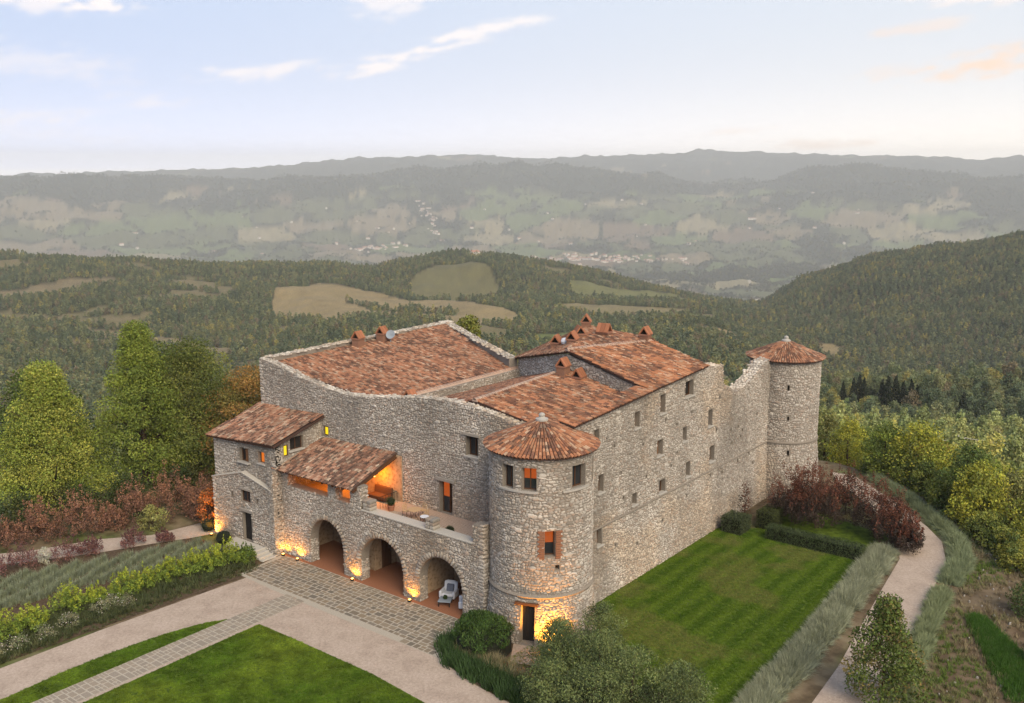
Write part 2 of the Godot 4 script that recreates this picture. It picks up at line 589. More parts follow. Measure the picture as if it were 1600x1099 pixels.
func make_pieces() -> void:
	for k in 7:   # rubble stones: unit width and height, depth along z from 0 to 1
		var b := MB.new()
		var ring := []
		var inner := []
		for i in 8:
			var a := TAU * (i + rr(-0.25, 0.25)) / 8.0
			var p := Vector2(cos(a), sin(a))
			p /= pow(pow(absf(p.x), 3.2) + pow(absf(p.y), 3.2), 1.0 / 3.2)
			p *= rr(0.39, 0.57)
			ring.push_back(Vector3(p.x, p.y, 0))
			inner.push_back(Vector3(p.x * rr(0.74, 0.88), p.y * rr(0.7, 0.86), rr(0.72, 1.0)))
		var top := Vector3(0, 0, rr(0.95, 1.1))
		for i in 8:
			var j := (i + 1) % 8
			b.quad(ring[i], ring[j], inner[j], inner[i], (ring[i] + ring[j]) + Vector3(0, 0, 0.3))
			b.tri(inner[i], inner[j], top, Vector3(0, 0, 1))
		stone_meshes.push_back(b.commit(M.stone))
	var t := MB.new()   # a roof tile: half round, x across, y outwards, z down the slope
	var seg := 5
	for i in seg:
		var a := PI * i / seg
		var c := PI * (i + 1) / seg
		var pa := Vector3(-cos(a) * 0.5, sin(a), 0)
		var pc := Vector3(-cos(c) * 0.5, sin(c), 0)
		t.smooth_quad(Vector3(pa.x * 0.8, pa.y * 0.8 - 0.15, -0.5), Vector3(pc.x * 0.8, pc.y * 0.8 - 0.15, -0.5), Vector3(pc.x, pc.y, 0.5), Vector3(pa.x, pa.y, 0.5), Vector3(pa.x, pa.y, 0).normalized(), Vector3(pc.x, pc.y, 0).normalized(), Vector3(pc.x, pc.y, 0).normalized(), Vector3(pa.x, pa.y, 0).normalized())
		t.quad(Vector3(pa.x, pa.y, 0.5), Vector3(pc.x, pc.y, 0.5), Vector3(pc.x * 0.78, pc.y * 0.75, 0.5), Vector3(pa.x * 0.78, pa.y * 0.75, 0.5), Vector3(0, 0, 1))
	tile_mesh = t.commit(M.tile)
	for k in 6:   # paving slabs: unit footprint, top at y = 1
		var f := MB.new()
		var low := []
		var high := []
		for q in [Vector2(-0.5, -0.5), Vector2(0.5, -0.5), Vector2(0.5, 0.5), Vector2(-0.5, 0.5)]:
			var e: Vector2 = q * rr(0.93, 1.0) + Vector2(rr(-0.025, 0.025), rr(-0.025, 0.025))
			low.push_back(Vector3(e.x, 0, e.y))
			high.push_back(Vector3(e.x * 0.94, rr(0.85, 1.05), e.y * 0.92))
		for i in 4:
			f.quad(low[i], low[(i + 1) % 4], high[(i + 1) % 4], high[i], low[i] + low[(i + 1) % 4])
		f.quad(high[0], high[1], high[2], high[3], Vector3.UP)
		flag_meshes.push_back(f.commit(null))


func stone_color(at: Vector3) -> Color:
	var r := rng.randf()
	var c: Color
	if r < 0.48:
		c = Color(0.46, 0.41, 0.35)
	elif r < 0.76:
		c = Color(0.55, 0.50, 0.435)
	elif r < 0.90:
		c = Color(0.42, 0.34, 0.275)
	else:
		c = Color(0.33, 0.29, 0.245)
	var s := stain.get_noise_3d(at.x * 1.2, at.y * 0.35, at.z * 1.2)
	var k := rr(0.82, 1.16) * (1.0 + 0.55 * s) * 1.12
	var pink := clampf(stain.get_noise_3d(at.x * 0.5 + 90.0, at.y * 0.5, at.z * 0.5) * 2.5 - 0.35, 0.0, 0.5)
	return Color(c.r * k, c.g * k * (1.0 - 0.16 * pink), c.b * k * (1.0 - 0.34 * pink))


func top_at(top: Array, x: float) -> float:
	for i in top.size() - 1:
		if x <= top[i + 1].x:
			var t: float = (x - top[i].x) / maxf(top[i + 1].x - top[i].x, 1e-5)
			return lerpf(top[i].y, top[i + 1].y, clampf(t, 0.0, 1.0))
	return top[top.size() - 1].y


func opening_top(o: Dictionary, x: float) -> float:
	if o.has("spring"):
		var k: float = clampf((x - (o.x0 + o.x1) * 0.5) / ((o.x1 - o.x0) * 0.5), -1.0, 1.0)
		return o.spring + (o.y1 - o.spring) * sqrt(maxf(0.0, 1.0 - k * k))
	return o.y1


func inside_opening(openings: Array, x: float, y: float, mx: float, my: float) -> bool:
	for o in openings:
		if x > o.x0 - mx and x < o.x1 + mx and y > o.y0 - my:
			if y < opening_top(o, clampf(x, o.x0, o.x1)) + my:
				return true
	return false


func wall(called: String, s: Surf, x0: float, x1: float, base: float, top: Array, openings: Array, thick := 0.7, opts := {}) -> MeshInstance3D:
	var cuts := [x0, x1]
	for p in top:
		if p.x > x0 and p.x < x1:
			cuts.push_back(p.x)
	for o in openings:
		cuts.push_back(o.x0)
		cuts.push_back(o.x1)
		if o.has("spring"):
			for i in range(1, 14):
				cuts.push_back((o.x0 + o.x1) * 0.5 - cos(PI * i / 14.0) * (o.x1 - o.x0) * 0.5)
	var step := 0.45 if s.cyl else 2.0
	var k := x0
	while k < x1:
		cuts.push_back(k)
		k += step
	cuts.sort()
	var b := MB.new()
	var up := Vector3.UP
	var bands := [base]
	if s.flare_y > base:
		bands = [base, s.flare_y]
	for i in cuts.size() - 1:
		var xa: float = cuts[i]
		var xb: float = cuts[i + 1]
		if xb - xa < 0.004 or xa < x0 - 0.001 or xb > x1 + 0.001:
			continue
		var xm := (xa + xb) * 0.5
		var n := s.dir(xm)
		var holes := []
		for o in openings:
			if xm > o.x0 and xm < o.x1:
				holes.push_back(o)
		holes.sort_custom(func(p, q): return p.y0 < q.y0)
		var ya := base
		var yb := base
		var ends := []
		for o in holes:
			if o.y0 > base + 0.01:
				ends.push_back([ya, yb, o.y0, o.y0])
				b.quad(s.at(xa, o.y0, 0), s.at(xb, o.y0, 0), s.at(xb, o.y0, -thick), s.at(xa, o.y0, -thick), up)
			ya = opening_top(o, xa)
			yb = opening_top(o, xb)
			b.quad(s.at(xa, ya, 0), s.at(xb, yb, 0), s.at(xb, yb, -thick), s.at(xa, ya, -thick), -up)
		var ta := top_at(top, xa + 0.0005)
		var tb := top_at(top, xb - 0.0005)
		ends.push_back([ya, yb, ta, tb])
		for e in ends:
			var lo_a: float = e[0]
			var lo_b: float = e[1]
			if s.flare_y > lo_a + 0.01 and s.flare_y < e[2] - 0.01:
				b.quad(s.at(xa, lo_a, 0), s.at(xb, lo_b, 0), s.at(xb, s.flare_y, 0), s.at(xa, s.flare_y, 0), n)
				lo_a = s.flare_y
				lo_b = s.flare_y
			b.quad(s.at(xa, lo_a, 0), s.at(xb, lo_b, 0), s.at(xb, e[3], 0), s.at(xa, e[2], 0), n)
			b.quad(s.at(xa, e[0], -thick), s.at(xb, e[1], -thick), s.at(xb, e[3], -thick), s.at(xa, e[2], -thick), -n)
		b.quad(s.at(xa, ta, 0), s.at(xb, tb, 0), s.at(xb, tb, -thick), s.at(xa, ta, -thick), up)
	for o in openings:
		for x in [o.x0, o.x1]:
			var side := s.along(x) * (1.0 if x == o.x0 else -1.0)
			var yt: float = o.spring if o.has("spring") else o.y1
			b.quad(s.at(x, o.y0, 0), s.at(x, yt, 0), s.at(x, yt, -thick), s.at(x, o.y0, -thick), side)
	if not opts.get("open_ends", false):
		for x in [x0, x1]:
			var t: float = top_at(top, x)
			b.quad(s.at(x, base, 0), s.at(x, t, 0), s.at(x, t, -thick), s.at(x, base, -thick), s.along(x) * (-1.0 if x == x0 else 1.0))
	var w := part(castle, called, b.commit(M.mortar))
	lay_stones(w, s, x0, x1, opts.get("stones_from", base), top, openings, opts)
	return w


func lay_stones(w: Node3D, s: Surf, x0: float, x1: float, base: float, top: Array, openings: Array, opts := {}) -> void:
	var size: float = opts.get("size", 1.0)
	var where := []
	var tint := []
	for k in stone_meshes.size():
		where.push_back([])
		tint.push_back(PackedColorArray())
	var highest := 0.0
	for p in top:
		highest = maxf(highest, p.y)
	var y := base
	while y < highest:
		var h := rr(0.095, 0.20) * size
		var x := x0 + rr(-0.1, 0.0)
		while x < x1:
			var wd := lerpf(0.12, 0.40, pow(rng.randf(), 1.5)) * 0.92 * size * (1.0 + 0.45 * relief.get_noise_2d(x * 14.0 + 300.0, y * 20.0))
			var hh := h * rr(0.7, 1.2)
			var px := x + wd * 0.5
			var py := y + h * 0.5 + relief.get_noise_2d(px * 70.0, y * 25.0) * 0.16 + rr(-0.045, 0.045)
			x += wd + 0.015
			var big := rng.randf() < 0.045
			if big:
				wd *= 1.5
				hh *= 1.55
			if px < x0 + 0.03 or px > x1 - 0.03 or py > top_at(top, px) - h * 0.25 + rr(0.0, 0.07) or inside_opening(openings, px, py, wd * 0.42, hh * 0.4):
				continue
			var n := s.dir(px)
			var al := s.along(px)
			var at := s.at(px, py, -0.015)
			var turn := Basis(n, rr(-0.2, 0.2))
			var kind := rng.randi() % stone_meshes.size()
			where[kind].push_back(Transform3D(turn * Basis(al * wd * 0.97, Vector3.UP * hh * 0.97, al.cross(Vector3.UP) * (rr(0.08, 0.1) if big else rr(0.035, 0.07))), at))
			tint[kind].push_back(stone_color(at))
		y += h * 0.94
	if opts.get("coping", false):   # stones along the wall's top, seen from above
		var depth: float = opts.get("coping", 0.6)
		var x := x0
		while x < x1:
			var wd := rr(0.22, 0.46)
			var d := 0.0
			while d < depth:
				var dd := rr(0.2, 0.36)
				var px := x + wd * 0.5
				var at := s.at(px, top_at(top, px) - 0.02 + rr(-0.03, 0.05), -d - dd * 0.5)
				var kind := rng.randi() % stone_meshes.size()
				var slope := (top_at(top, px + 0.2) - top_at(top, px - 0.2)) / 0.4
				var al := (s.along(px) + Vector3.UP * clampf(slope, -1.5, 1.5)).normalized()
				var back := -s.dir(px)
				where[kind].push_back(Transform3D(Basis(al * wd, back * dd, al.cross(back) * rr(0.05, 0.12)), at))
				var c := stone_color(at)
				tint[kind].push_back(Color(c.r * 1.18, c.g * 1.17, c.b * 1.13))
				d += dd
			x += wd + 0.01
	for k in stone_meshes.size():
		if where[k].size():
			scatter(w, "rubble_stone", stone_meshes[k], where[k], tint[k])


func edge_stones(w: Node3D, at_line: Array, dirs: Array) -> void:   # rough quoins up a corner: dirs are the two faces' outward normals
	var where := []
	var tint := PackedColorArray()
	var y: float = at_line[0].y
	var k := 0
	while y < at_line[1].y:
		var h := rr(0.2, 0.32)
		var long := rr(0.4, 0.6)
		var short := rr(0.25, 0.34)
		var a: Vector3 = dirs[0] * (0.03 + rr(0.0, 0.02))
		var p: Vector3 = at_line[0] + Vector3.UP * (y - at_line[0].y + h * 0.5)
		var l0 := long if k % 2 == 0 else short
		var l1 := short if k % 2 == 0 else long
		# dirs[0] face runs along -dirs[1]
		where.push_back(Transform3D(Basis(-dirs[1] * l0, Vector3.UP * h * 0.95, dirs[0] * 0.09), p - dirs[1] * l0 * 0.48 - dirs[0] * 0.02))
		where.push_back(Transform3D(Basis(-dirs[0] * l1, Vector3.UP * h * 0.95, dirs[1] * 0.09), p - dirs[0] * l1 * 0.48 - dirs[1] * 0.02))
		for i in 2:
			var c := stone_color(p)
			tint.push_back(Color(c.r * 1.1, c.g * 1.1, c.b * 1.1))
		y += h
		k += 1
	scatter(w, "corner_stone", stone_meshes[1], where, tint)


func tile_color(at: Vector3, tone: float) -> Color:   # tone 0 red, 1 brown and grey
	var r := rng.randf()
	var b := stain.get_noise_3d(at.x * 2.0, at.y * 2.0, at.z * 2.0)
	var c: Color
	if r < 0.46:
		c = Color(0.46, 0.195, 0.095).lerp(Color(0.34, 0.19, 0.13), tone)
	elif r < 0.68:
		c = Color(0.51, 0.255, 0.135).lerp(Color(0.42, 0.28, 0.20), tone)
	elif r < 0.79:
		c = Color(0.52, 0.34, 0.22).lerp(Color(0.47, 0.36, 0.26), tone)
	else:
		c = Color(0.25, 0.115, 0.07).lerp(Color(0.13, 0.09, 0.07), tone)
	if b < -0.14 and rng.randf() < 0.65:
		c = c.lerp(Color(0.10, 0.06, 0.045), 0.6)
	var k := rr(0.8, 1.15)
	return Color(c.r * k, c.g * k, c.b * k)


func tiled_roof(called: String, poly: Array, thick: float, tone: float, spacing := 0.21, extra := 0.0) -> MeshInstance3D:
	# poly: corners in order, the first two along the eave, not including repeats
	var n := Vector3.ZERO
	for i in poly.size():
		n += (poly[i] as Vector3).cross(poly[(i + 1) % poly.size()])
	n = n.normalized()
	if n.y < 0.0:
		n = -n
	var e: Vector3 = (poly[1] - poly[0]).normalized()
	var down := e.cross(n).normalized()
	if down.y > 0.0:
		down = -down
	var b := MB.new()
	var mid := Vector3.ZERO
	for p in poly:
		mid += p / poly.size()
	for i in range(1, poly.size() - 1):
		b.tri(poly[0], poly[i], poly[i + 1], n)
		b.tri(poly[0] - n * thick, poly[i] - n * thick, poly[i + 1] - n * thick, -n)
	for i in poly.size():
		var j := (i + 1) % poly.size()
		b.quad(poly[i], poly[j], poly[j] - n * thick, poly[i] - n * thick, (poly[i] + poly[j]) * 0.5 - mid)
	var roof := part(castle, called, b.commit(M.tile_bed))
	var flat := PackedVector2Array()
	var lo := Vector2(1e9, 1e9)
	var hi := -lo
	for p in poly:
		var q := Vector2((p - poly[0]).dot(e), (p - poly[0]).dot(down))
		flat.push_back(q)
		lo = lo.min(q)
		hi = hi.max(q)
	var where := []
	var tint := PackedColorArray()
	var x := lo.x + spacing * 0.5
	while x < hi.x:
		var y := hi.y - 0.16 + rr(-0.03, 0.03)
		var bend := rr(0.0, 6.0)
		var column := rr(0.68, 1.25)
		while y > lo.y - 0.1:
			var px := x + sin(y * 0.7 + bend) * 0.012
			if Geometry2D.is_point_in_polygon(Vector2(clampf(px, lo.x + 0.02, hi.x - 0.02), clampf(y, lo.y + 0.02, hi.y - 0.02)), flat):
				var lift := 0.0
				for f in range(1, poly.size() - 1):
					var q0 := flat[f] - flat[0]
					var q1 := flat[f + 1] - flat[0]
					var qp := Vector2(px, y) - flat[0]
					var area := q0.cross(q1)
					if absf(area) > 1e-6:
						var wa := qp.cross(q1) / area
						var wb := q0.cross(qp) / area
						if wa > -0.02 and wb > -0.02 and wa + wb < 1.02 or poly.size() == 3:
							lift = wa * (poly[f] - poly[0]).dot(n) + wb * (poly[f + 1] - poly[0]).dot(n)
				var at: Vector3 = poly[0] + e * px + down * (y + 0.04) + n * (0.012 + rr(0.0, 0.015) + lift + relief.get_noise_2d(px * 45.0, y * 45.0) * 0.05 + 0.02)
				var a := e.rotated(n, rr(-0.035, 0.035))
				where.push_back(Transform3D(Basis(a * spacing * 0.84, n * spacing * rr(0.52, 0.62), a.cross(n) * 0.44 * (1.0 if a.cross(n).dot(down) > 0.0 else -1.0)), at))
				var tc := tile_color(at, tone)
				tint.push_back(tc.lerp(tc * column, 0.8))
			y -= 0.335
		x += spacing
	scatter(roof, "roof_tile", tile_mesh, where, tint)
	return roof


func ridge_tiles(roof: Node3D, a: Vector3, b: Vector3, tone: float, width := 0.3) -> void:
	var e := (b - a).normalized()
	var side := e.cross(Vector3.UP).normalized()
	var up := side.cross(e).normalized()
	var where := []
	var tint := PackedColorArray()
	var x := 0.2
	while x < a.distance_to(b):
		var at := a + e * x + up * 0.05
		where.push_back(Transform3D(Basis(side * width, up * 0.15, -e * 0.46), at))
		tint.push_back(tile_color(at, tone).lerp(Color(0.62, 0.45, 0.34), 0.65))
		x += 0.38
	scatter(roof, "ridge_tile", tile_mesh, where, tint)
	var k := MB.new()
	k.soft_box((a + b) * 0.5 - up * 0.03, e * a.distance_to(b) * 0.5, up * 0.07, side * (width * 0.5 + 0.09), 0.03)
	part(roof, "ridge_mortar", k.commit(M.ridge_mortar))


func cone_roof(called: String, center: Vector3, r: float, rise: float, tone: float) -> MeshInstance3D:
	var b := MB.new()
	b.lathe(center, [Vector2(0.02, -0.1), Vector2(r, -0.1), Vector2(r, 0.0), Vector2(0.02, rise)], 48)
	var roof := part(castle, called, b.commit(M.tile_bed))
	var where := []
	var tint := PackedColorArray()
	var count := 88
	var slope := sqrt(r * r + rise * rise)
	var along := slope - 0.14
	while along > 0.35:
		var rad := r * along / slope
		var wide := TAU * rad / count
		if wide < 0.125:
			count /= 2
			wide *= 2.0
		for i in count:
			var a := TAU * (i + 0.5) / count
			var out := Vector3(cos(a), 0, sin(a))
			var down := (out * r - Vector3.UP * rise).normalized()
			var side := Vector3.UP.cross(out).normalized()
			var n := down.cross(side).normalized()
			if n.y < 0.0:
				n = -n
			var at := center + out * rad + Vector3.UP * (rise * (1.0 - along / slope)) + n * (0.015 + rr(0.0, 0.012))
			where.push_back(Transform3D(Basis(n.cross(down) * wide * 0.86, n * minf(wide, 0.22) * 0.5, down * 0.45), at))
			tint.push_back(tile_color(at, tone))
		along -= 0.335
	scatter(roof, "roof_tile", tile_mesh, where, tint)
	return roof


func chimney(roof: Node3D, at: Vector3, turn: float, size := 1.0, stack := 0.7) -> void:
	# a brick stack under two tiles leaned together
	var b := MB.new()
	var q := Basis(Vector3.UP, turn)
	var x := q * Vector3.RIGHT * size
	var z := q * Vector3.BACK * size
	b.col = Color(0.30, 0.16, 0.105)
	b.obox(at + Vector3.UP * stack * 0.5, x * 0.36, Vector3.UP * (stack * 0.5 + 0.25), z * 0.48)
	b.col = Color(0.36, 0.18, 0.12)
	b.obox(at + Vector3.UP * (stack + 0.28), x * 0.43, Vector3.UP * 0.05, z * 0.54)
	b.col = Color(0.02, 0.017, 0.015)
	b.tri(at + Vector3.UP * (stack + 0.34) - z * 0.30 - x * 0.3, at + Vector3.UP * (stack + 0.34) - z * 0.30 + x * 0.3, at + Vector3.UP * (stack + 0.8) - z * 0.30, -z)
	b.tri(at + Vector3.UP * (stack + 0.34) + z * 0.30 - x * 0.3, at + Vector3.UP * (stack + 0.34) + z * 0.30 + x * 0.3, at + Vector3.UP * (stack + 0.8) + z * 0.30, z)
	for s in [-1.0, 1.0]:
		for k in 3:
			b.col = Color(0.46, 0.19, 0.10) * rr(0.75, 1.15)
			var up: Vector3 = (Vector3.UP * 0.6 * size - x * s * 0.42)
			var n: Vector3 = up.cross(z).normalized() * s
			b.obox(at + Vector3.UP * (stack + 0.34 + 0.29 * size) + x * s * 0.22 + z * (k - 1) * 0.34, up * 0.53, z * 0.155, n * 0.05)
	part(roof, "chimney", b.commit(M.tile))


# ---------------------------------------------------------------- openings

func window(s: Surf, x0: float, x1: float, y0: float, y1: float, kind: String, sill := true, deep := 0.34) -> Node3D:
	var w := Node3D.new()
	w.name = "window"
	castle.add_child(w, true)
	var xm := (x0 + x1) * 0.5
	var n := s.dir(xm)
	var al := s.along(xm)
	var mid := (s.at(x0, (y0 + y1) * 0.5, -deep) + s.at(x1, (y0 + y1) * 0.5, -deep)) * 0.5
	var hx := (x1 - x0) * 0.5
	var hy := (y1 - y0) * 0.5
	var b := MB.new()
	if kind == "shutter":
		for k in 4:
			b.obox(mid + al * hx * (-0.75 + 0.5 * k), al * hx * 0.235, Vector3.UP * hy, n * 0.03)
		b.obox(mid + Vector3.UP * hy * 0.6 + n * 0.04, al * hx * 0.96, Vector3.UP * 0.05, n * 0.02)
		b.obox(mid - Vector3.UP * hy * 0.6 + n * 0.04, al * hx * 0.96, Vector3.UP * 0.05, n * 0.02)
		part(w, "shutter", b.commit(M.shutter))
	else:
		if kind == "half_lit":
			b.obox(mid + Vector3.UP * hy * 0.48 - al * hx * 0.12, al * hx * 0.88, Vector3.UP * hy * 0.52, n * 0.015)
			part(w, "lit_pane", b.commit(M.lit_red))
			b = MB.new()
			b.obox(mid - Vector3.UP * hy * 0.52, al * hx, Vector3.UP * hy * 0.475, n * 0.015)
			part(w, "pane", b.commit(M.glass))
		else:
			b.obox(mid, al * hx, Vector3.UP * hy, n * 0.015)
			part(w, "pane", b.commit(M.get(kind)))
		var f := MB.new()
		var fm: Material = M.wood
		for e in [-1.0, 1.0]:
			f.obox(mid + al * e * (hx - 0.035) + n * 0.03, al * 0.035, Vector3.UP * hy, n * 0.035)
			f.obox(mid + Vector3.UP * e * (hy - 0.035) + n * 0.03, al * (hx - 0.07), Vector3.UP * 0.035, n * 0.033)
		if hx > 0.42:
			f.obox(mid + n * 0.028, al * 0.03, Vector3.UP * (hy - 0.07), n * 0.03)
		part(w, "frame", f.commit(fm))
	if sill:
		var l := MB.new()
		var at := (s.at(x0, y0, 0) + s.at(x1, y0, 0)) * 0.5
		l.soft_box(at - Vector3.UP * 0.045 - n * 0.09, al * (hx + 0.14), Vector3.UP * 0.065, n * 0.22, 0.02)
		part(w, "sill", l.commit(M.sill))
	return w


func door(s: Surf, x0: float, x1: float, y0: float, y1: float, material: String, deep := 0.4, boards := 4) -> void:
	var d := Node3D.new()
	d.name = "door"
	castle.add_child(d, true)
	var xm := (x0 + x1) * 0.5
	var n := s.dir(xm)
	var al := s.along(xm)
	var mid := s.at(xm, (y0 + y1) * 0.5, 0) - n * deep
	var hx := (x1 - x0) * 0.5
	var hy := (y1 - y0) * 0.5
	for k in boards:
		var b := MB.new()
		b.soft_box(mid + al * hx * (2.0 * (k + 0.5) / boards - 1.0), al * hx * 0.97 / boards, Vector3.UP * hy, n * 0.03, 0.01)
		part(d, "board", b.commit(M.get(material)))
	var h := MB.new()
	h.obox(mid + n * 0.07 + al * hx * 0.75, al * 0.02, Vector3.UP * 0.08, n * 0.04)
	part(d, "handle", h.commit(M.iron))


func planar(o: Vector3, al: Vector3, out: Vector3) -> Surf:
	var s := Surf.new()
	s.o = o
	s.al = al
	s.out = out
	return s


func round_surf(center: Vector3, r: float, start: float) -> Surf:
	var s := Surf.new()
	s.cyl = true
	s.o = center
	s.R = r
	s.a0 = start
	return s


func hole(x0: float, x1: float, y0: float, y1: float) -> Dictionary:
	return {"x0": x0, "x1": x1, "y0": y0, "y1": y1}


# ---------------------------------------------------------------- the castle

func beam(parent: Node, called: String, a: Vector3, b: Vector3, wide: float, tall: float, m: Material) -> MeshInstance3D:
	var k := MB.new()
	var d := (b - a)
	var side := d.cross(Vector3.UP).normalized()
	var up := side.cross(d).normalized()
	k.soft_box((a + b) * 0.5, d * 0.5, up * tall * 0.5, side * wide * 0.5, 0.015)
	return part(parent, called, k.commit(m))


func voussoirs(w: Node3D, s: Surf, o: Dictionary, count: int) -> void:
	var xc: float = (o.x0 + o.x1) * 0.5
	var hx: float = (o.x1 - o.x0) * 0.5
	var hy: float = o.y1 - o.spring
	for i in count:
		var a := PI * (i + 0.5) / count
		var p := Vector2(xc - cos(a) * (hx + 0.02), o.spring + sin(a) * (hy + 0.02))
		var n := Vector2(-cos(a) * hy, sin(a) * hx).normalized()
		var t := Vector2(n.y, -n.x)
		var length := rr(0.36, 0.5)
		var wide := Vector2(sin(a) * hx, cos(a) * hy).length() * PI / count
		var q := p + n * length * 0.5
		var stone := part(w, "voussoir", stone_meshes[i % stone_meshes.size()])
		var nn := s.al * n.x + Vector3.UP * n.y
		var tt := s.al * t.x + Vector3.UP * t.y
		stone.transform = Transform3D(Basis(tt * wide * 0.98, nn * length, tt.cross(nn) * 0.15), s.at(q.x, q.y, -0.02))
		stone.material_override = voussoir_mats[rng.randi() % 4]


var voussoir_mats: Array[StandardMaterial3D] = []


func make_castle() -> void:
	castle = thing("castle", "rambling grey rubble stone castle with red tiled roofs and two round corner towers", "castle")
	for k in 4:
		var m := mat("voussoir_%d" % k, [lin(0.40, 0.35, 0.29), lin(0.48, 0.43, 0.36), lin(0.36, 0.29, 0.23), lin(0.31, 0.28, 0.24)][k], 0.95, T.grain, 1.7)
		voussoir_mats.push_back(m)
	# --- the long entrance wall behind the terrace
	var s := planar(p3(0, 0, 4.3), Vector3.RIGHT, Vector3.BACK)
	var holes := [hole(-3.23, -2.12, 9.84, 11.35), hole(-5.85, -4.6, 5.0, 7.5), hole(-18.4, -17.88, 8.8, 9.55)]
	wall("front_wall", s, -26.3, 1.6, 0.0, [Vector2(-26.3, 14.2), Vector2(-23.5, 13.75), Vector2(-20.9, 13.15), Vector2(-18, 12.72), Vector2(-15.6, 12.5), Vector2(-13.5, 12.62), Vector2(-11.4, 12.9), Vector2(-8, 13.38), Vector2(-4.9, 13.58), Vector2(-3, 13.52), Vector2(-1.3, 13.3), Vector2(1.6, 12.85)], holes, 0.75, {"stones_from": 4.9, "coping": 0.75})
	window(s, -3.23, -2.12, 9.84, 11.35, "glass", true, 0.5)
	window(s, -18.4, -17.88, 8.8, 9.55, "lit_yellow", false, 0.12)
	door(s, -5.1, -4.6, 5.0, 7.5, "wood", 0.5, 2)
	window(s, -5.85, -5.12, 5.0, 7.5, "half_lit", false, 0.45)
	var b := MB.new()
	b.soft_box(p3(-5.2, 7.62, 4.25), Vector3(0.95, 0, 0), Vector3(0, 0.12, 0), Vector3(0, 0, 0.12), 0.02)
	part(castle, "lintel", b.commit(M.linteled))
	b = MB.new()
	b.soft_box(p3(-2.67, 11.46, 4.25), Vector3(0.8, 0, 0), Vector3(0, 0.1, 0), Vector3(0, 0, 0.12), 0.02)
	part(castle, "lintel", b.commit(M.linteled))
	# --- left and rear walls with their broad tops
	var l := planar(p3(-26.3, 0, 28.3), Vector3.BACK, Vector3.LEFT)
	wall("left_wall", l, 0.0, 23.3, 0.0, [Vector2(0, 14.5), Vector2(12, 14.42), Vector2(23.3, 14.25)], [], 0.85, {"stones_from": 13.6, "coping": 0.85})
	var ra := p3(-11.5, 0, 21.0)
	var rd := (p3(-26.3, 0, 28.3) - ra)
	var r := planar(ra, rd.normalized(), Vector3(-rd.z, 0, rd.x).normalized())
	wall("rear_wall", r, 0.0, rd.length(), 0.0, [Vector2(0, 13.45), Vector2(6, 13.8), Vector2(13, 14.35), Vector2(rd.length(), 14.5)], [], 0.8, {"stones_from": 13.0, "coping": 0.8})
	# --- the long right wall
	var w := planar(p3(5.64, 0, 2.0), Vector3.FORWARD, Vector3.RIGHT)
	w.flare_y = 5.3
	w.flare_k = 0.065
	var openings := []
	var kinds := []
	for d in [[20.29, 21.62, 12.4, 13.65, "dark"], [16.41, 17.14, 11.83, 13.3, "shutter"], [20.11, 20.75, 8.85, 10.0, "dark"], [16.11, 16.95, 8.58, 9.8, "shutter"], [20.84, 21.5, 5.75, 6.98, "glass"], [12.73, 13.41, 11.47, 12.68, "shutter"], [8.02, 8.67, 7.82, 9.12, "glass"], [7.4, 8.0, 11.23, 12.5, "dark"], [16.6, 17.5, 5.5, 6.55, "glass"], [12.63, 13.23, 5.65, 6.55, "dark"], [7.87, 8.5, 4.0, 5.2, "glass"]]:
		openings.push_back(hole(d[0] - 2.0, d[1] - 2.0, d[2], d[3]))
		kinds.push_back(d[4])
	for d in [[19.1, 10.5], [19.3, 8.2], [17.3, 11.2], [21.5, 11.0], [14.0, 10.0], [11.0, 8.6], [10.0, 10.8], [14.6, 7.4], [11.4, 6.6], [18.4, 7.3], [13.2, 2.6], [17.0, 3.3], [21.0, 4.2], [10.2, 3.4]]:
		openings.push_back(hole(d[0] - 2.09, d[0] - 1.91, d[1] - 0.1, d[1] + 0.12))
	wall("right_wall", w, 0.0, 21.2, -0.4, [Vector2(0, 13.2), Vector2(3, 13.35), Vector2(12.4, 13.85), Vector2(12.5, 13.8), Vector2(21.2, 14.3)], openings, 0.9, {"open_ends": true, "stones_from": -0.3})
	for k in kinds.size():
		window(w, openings[k].x0, openings[k].x1, openings[k].y0, openings[k].y1, kinds[k], true, 0.42)
	var more := []
	for d in [[24.44, 25.14, 9.16, 10.55], [24.92, 25.75, 6.02, 7.37]]:
		more.push_back(hole(d[0] - 2.0, d[1] - 2.0, d[2], d[3]))
	for d in [[26.4, 11.3], [30.8, 7.0], [28.8, 8.0], [29.1, 6.8], [31.1, 7.5], [30.3, 4.9], [32.6, 5.0], [33.4, 4.0], [27.3, 4.6], [25.1, 4.9], [30.2, 8.0], [26.0, 8.6], [34.0, 8.4]]:
		more.push_back(hole(d[0] - 2.12, d[0] - 1.88, d[1] - 0.14, d[1] + 0.14))
	var ruin := [Vector2(21.2, 14.32), Vector2(22.5, 14.22), Vector2(24.85, 13.95), Vector2(24.95, 12.5), Vector2(25.6, 12.0), Vector2(26.5, 11.7), Vector2(27.2, 11.3), Vector2(28.7, 11.3), Vector2(30.2, 11.72), Vector2(31.9, 12.35), Vector2(33.0, 12.9), Vector2(36.0, 13.1)]
	wall("ruined_wall", w, 21.2, 36.0, -0.4, ruin, more, 1.1, {"open_ends": true, "stones_from": -0.3, "coping": 1.1})
	for k in 2:
		window(w, more[k].x0, more[k].x1, more[k].y0, more[k].y1, "dark", true, 0.42)
	b = MB.new()
	b.soft_box(w.at(18.0, 5.3, 0.03), w.al * 17.6, Vector3.UP * 0.06, w.out * 0.09, 0.03)
	part(castle, "string_course", b.commit(M.mortar))
	make_towers()
	make_roofs()
	make_annex()
	make_portico()


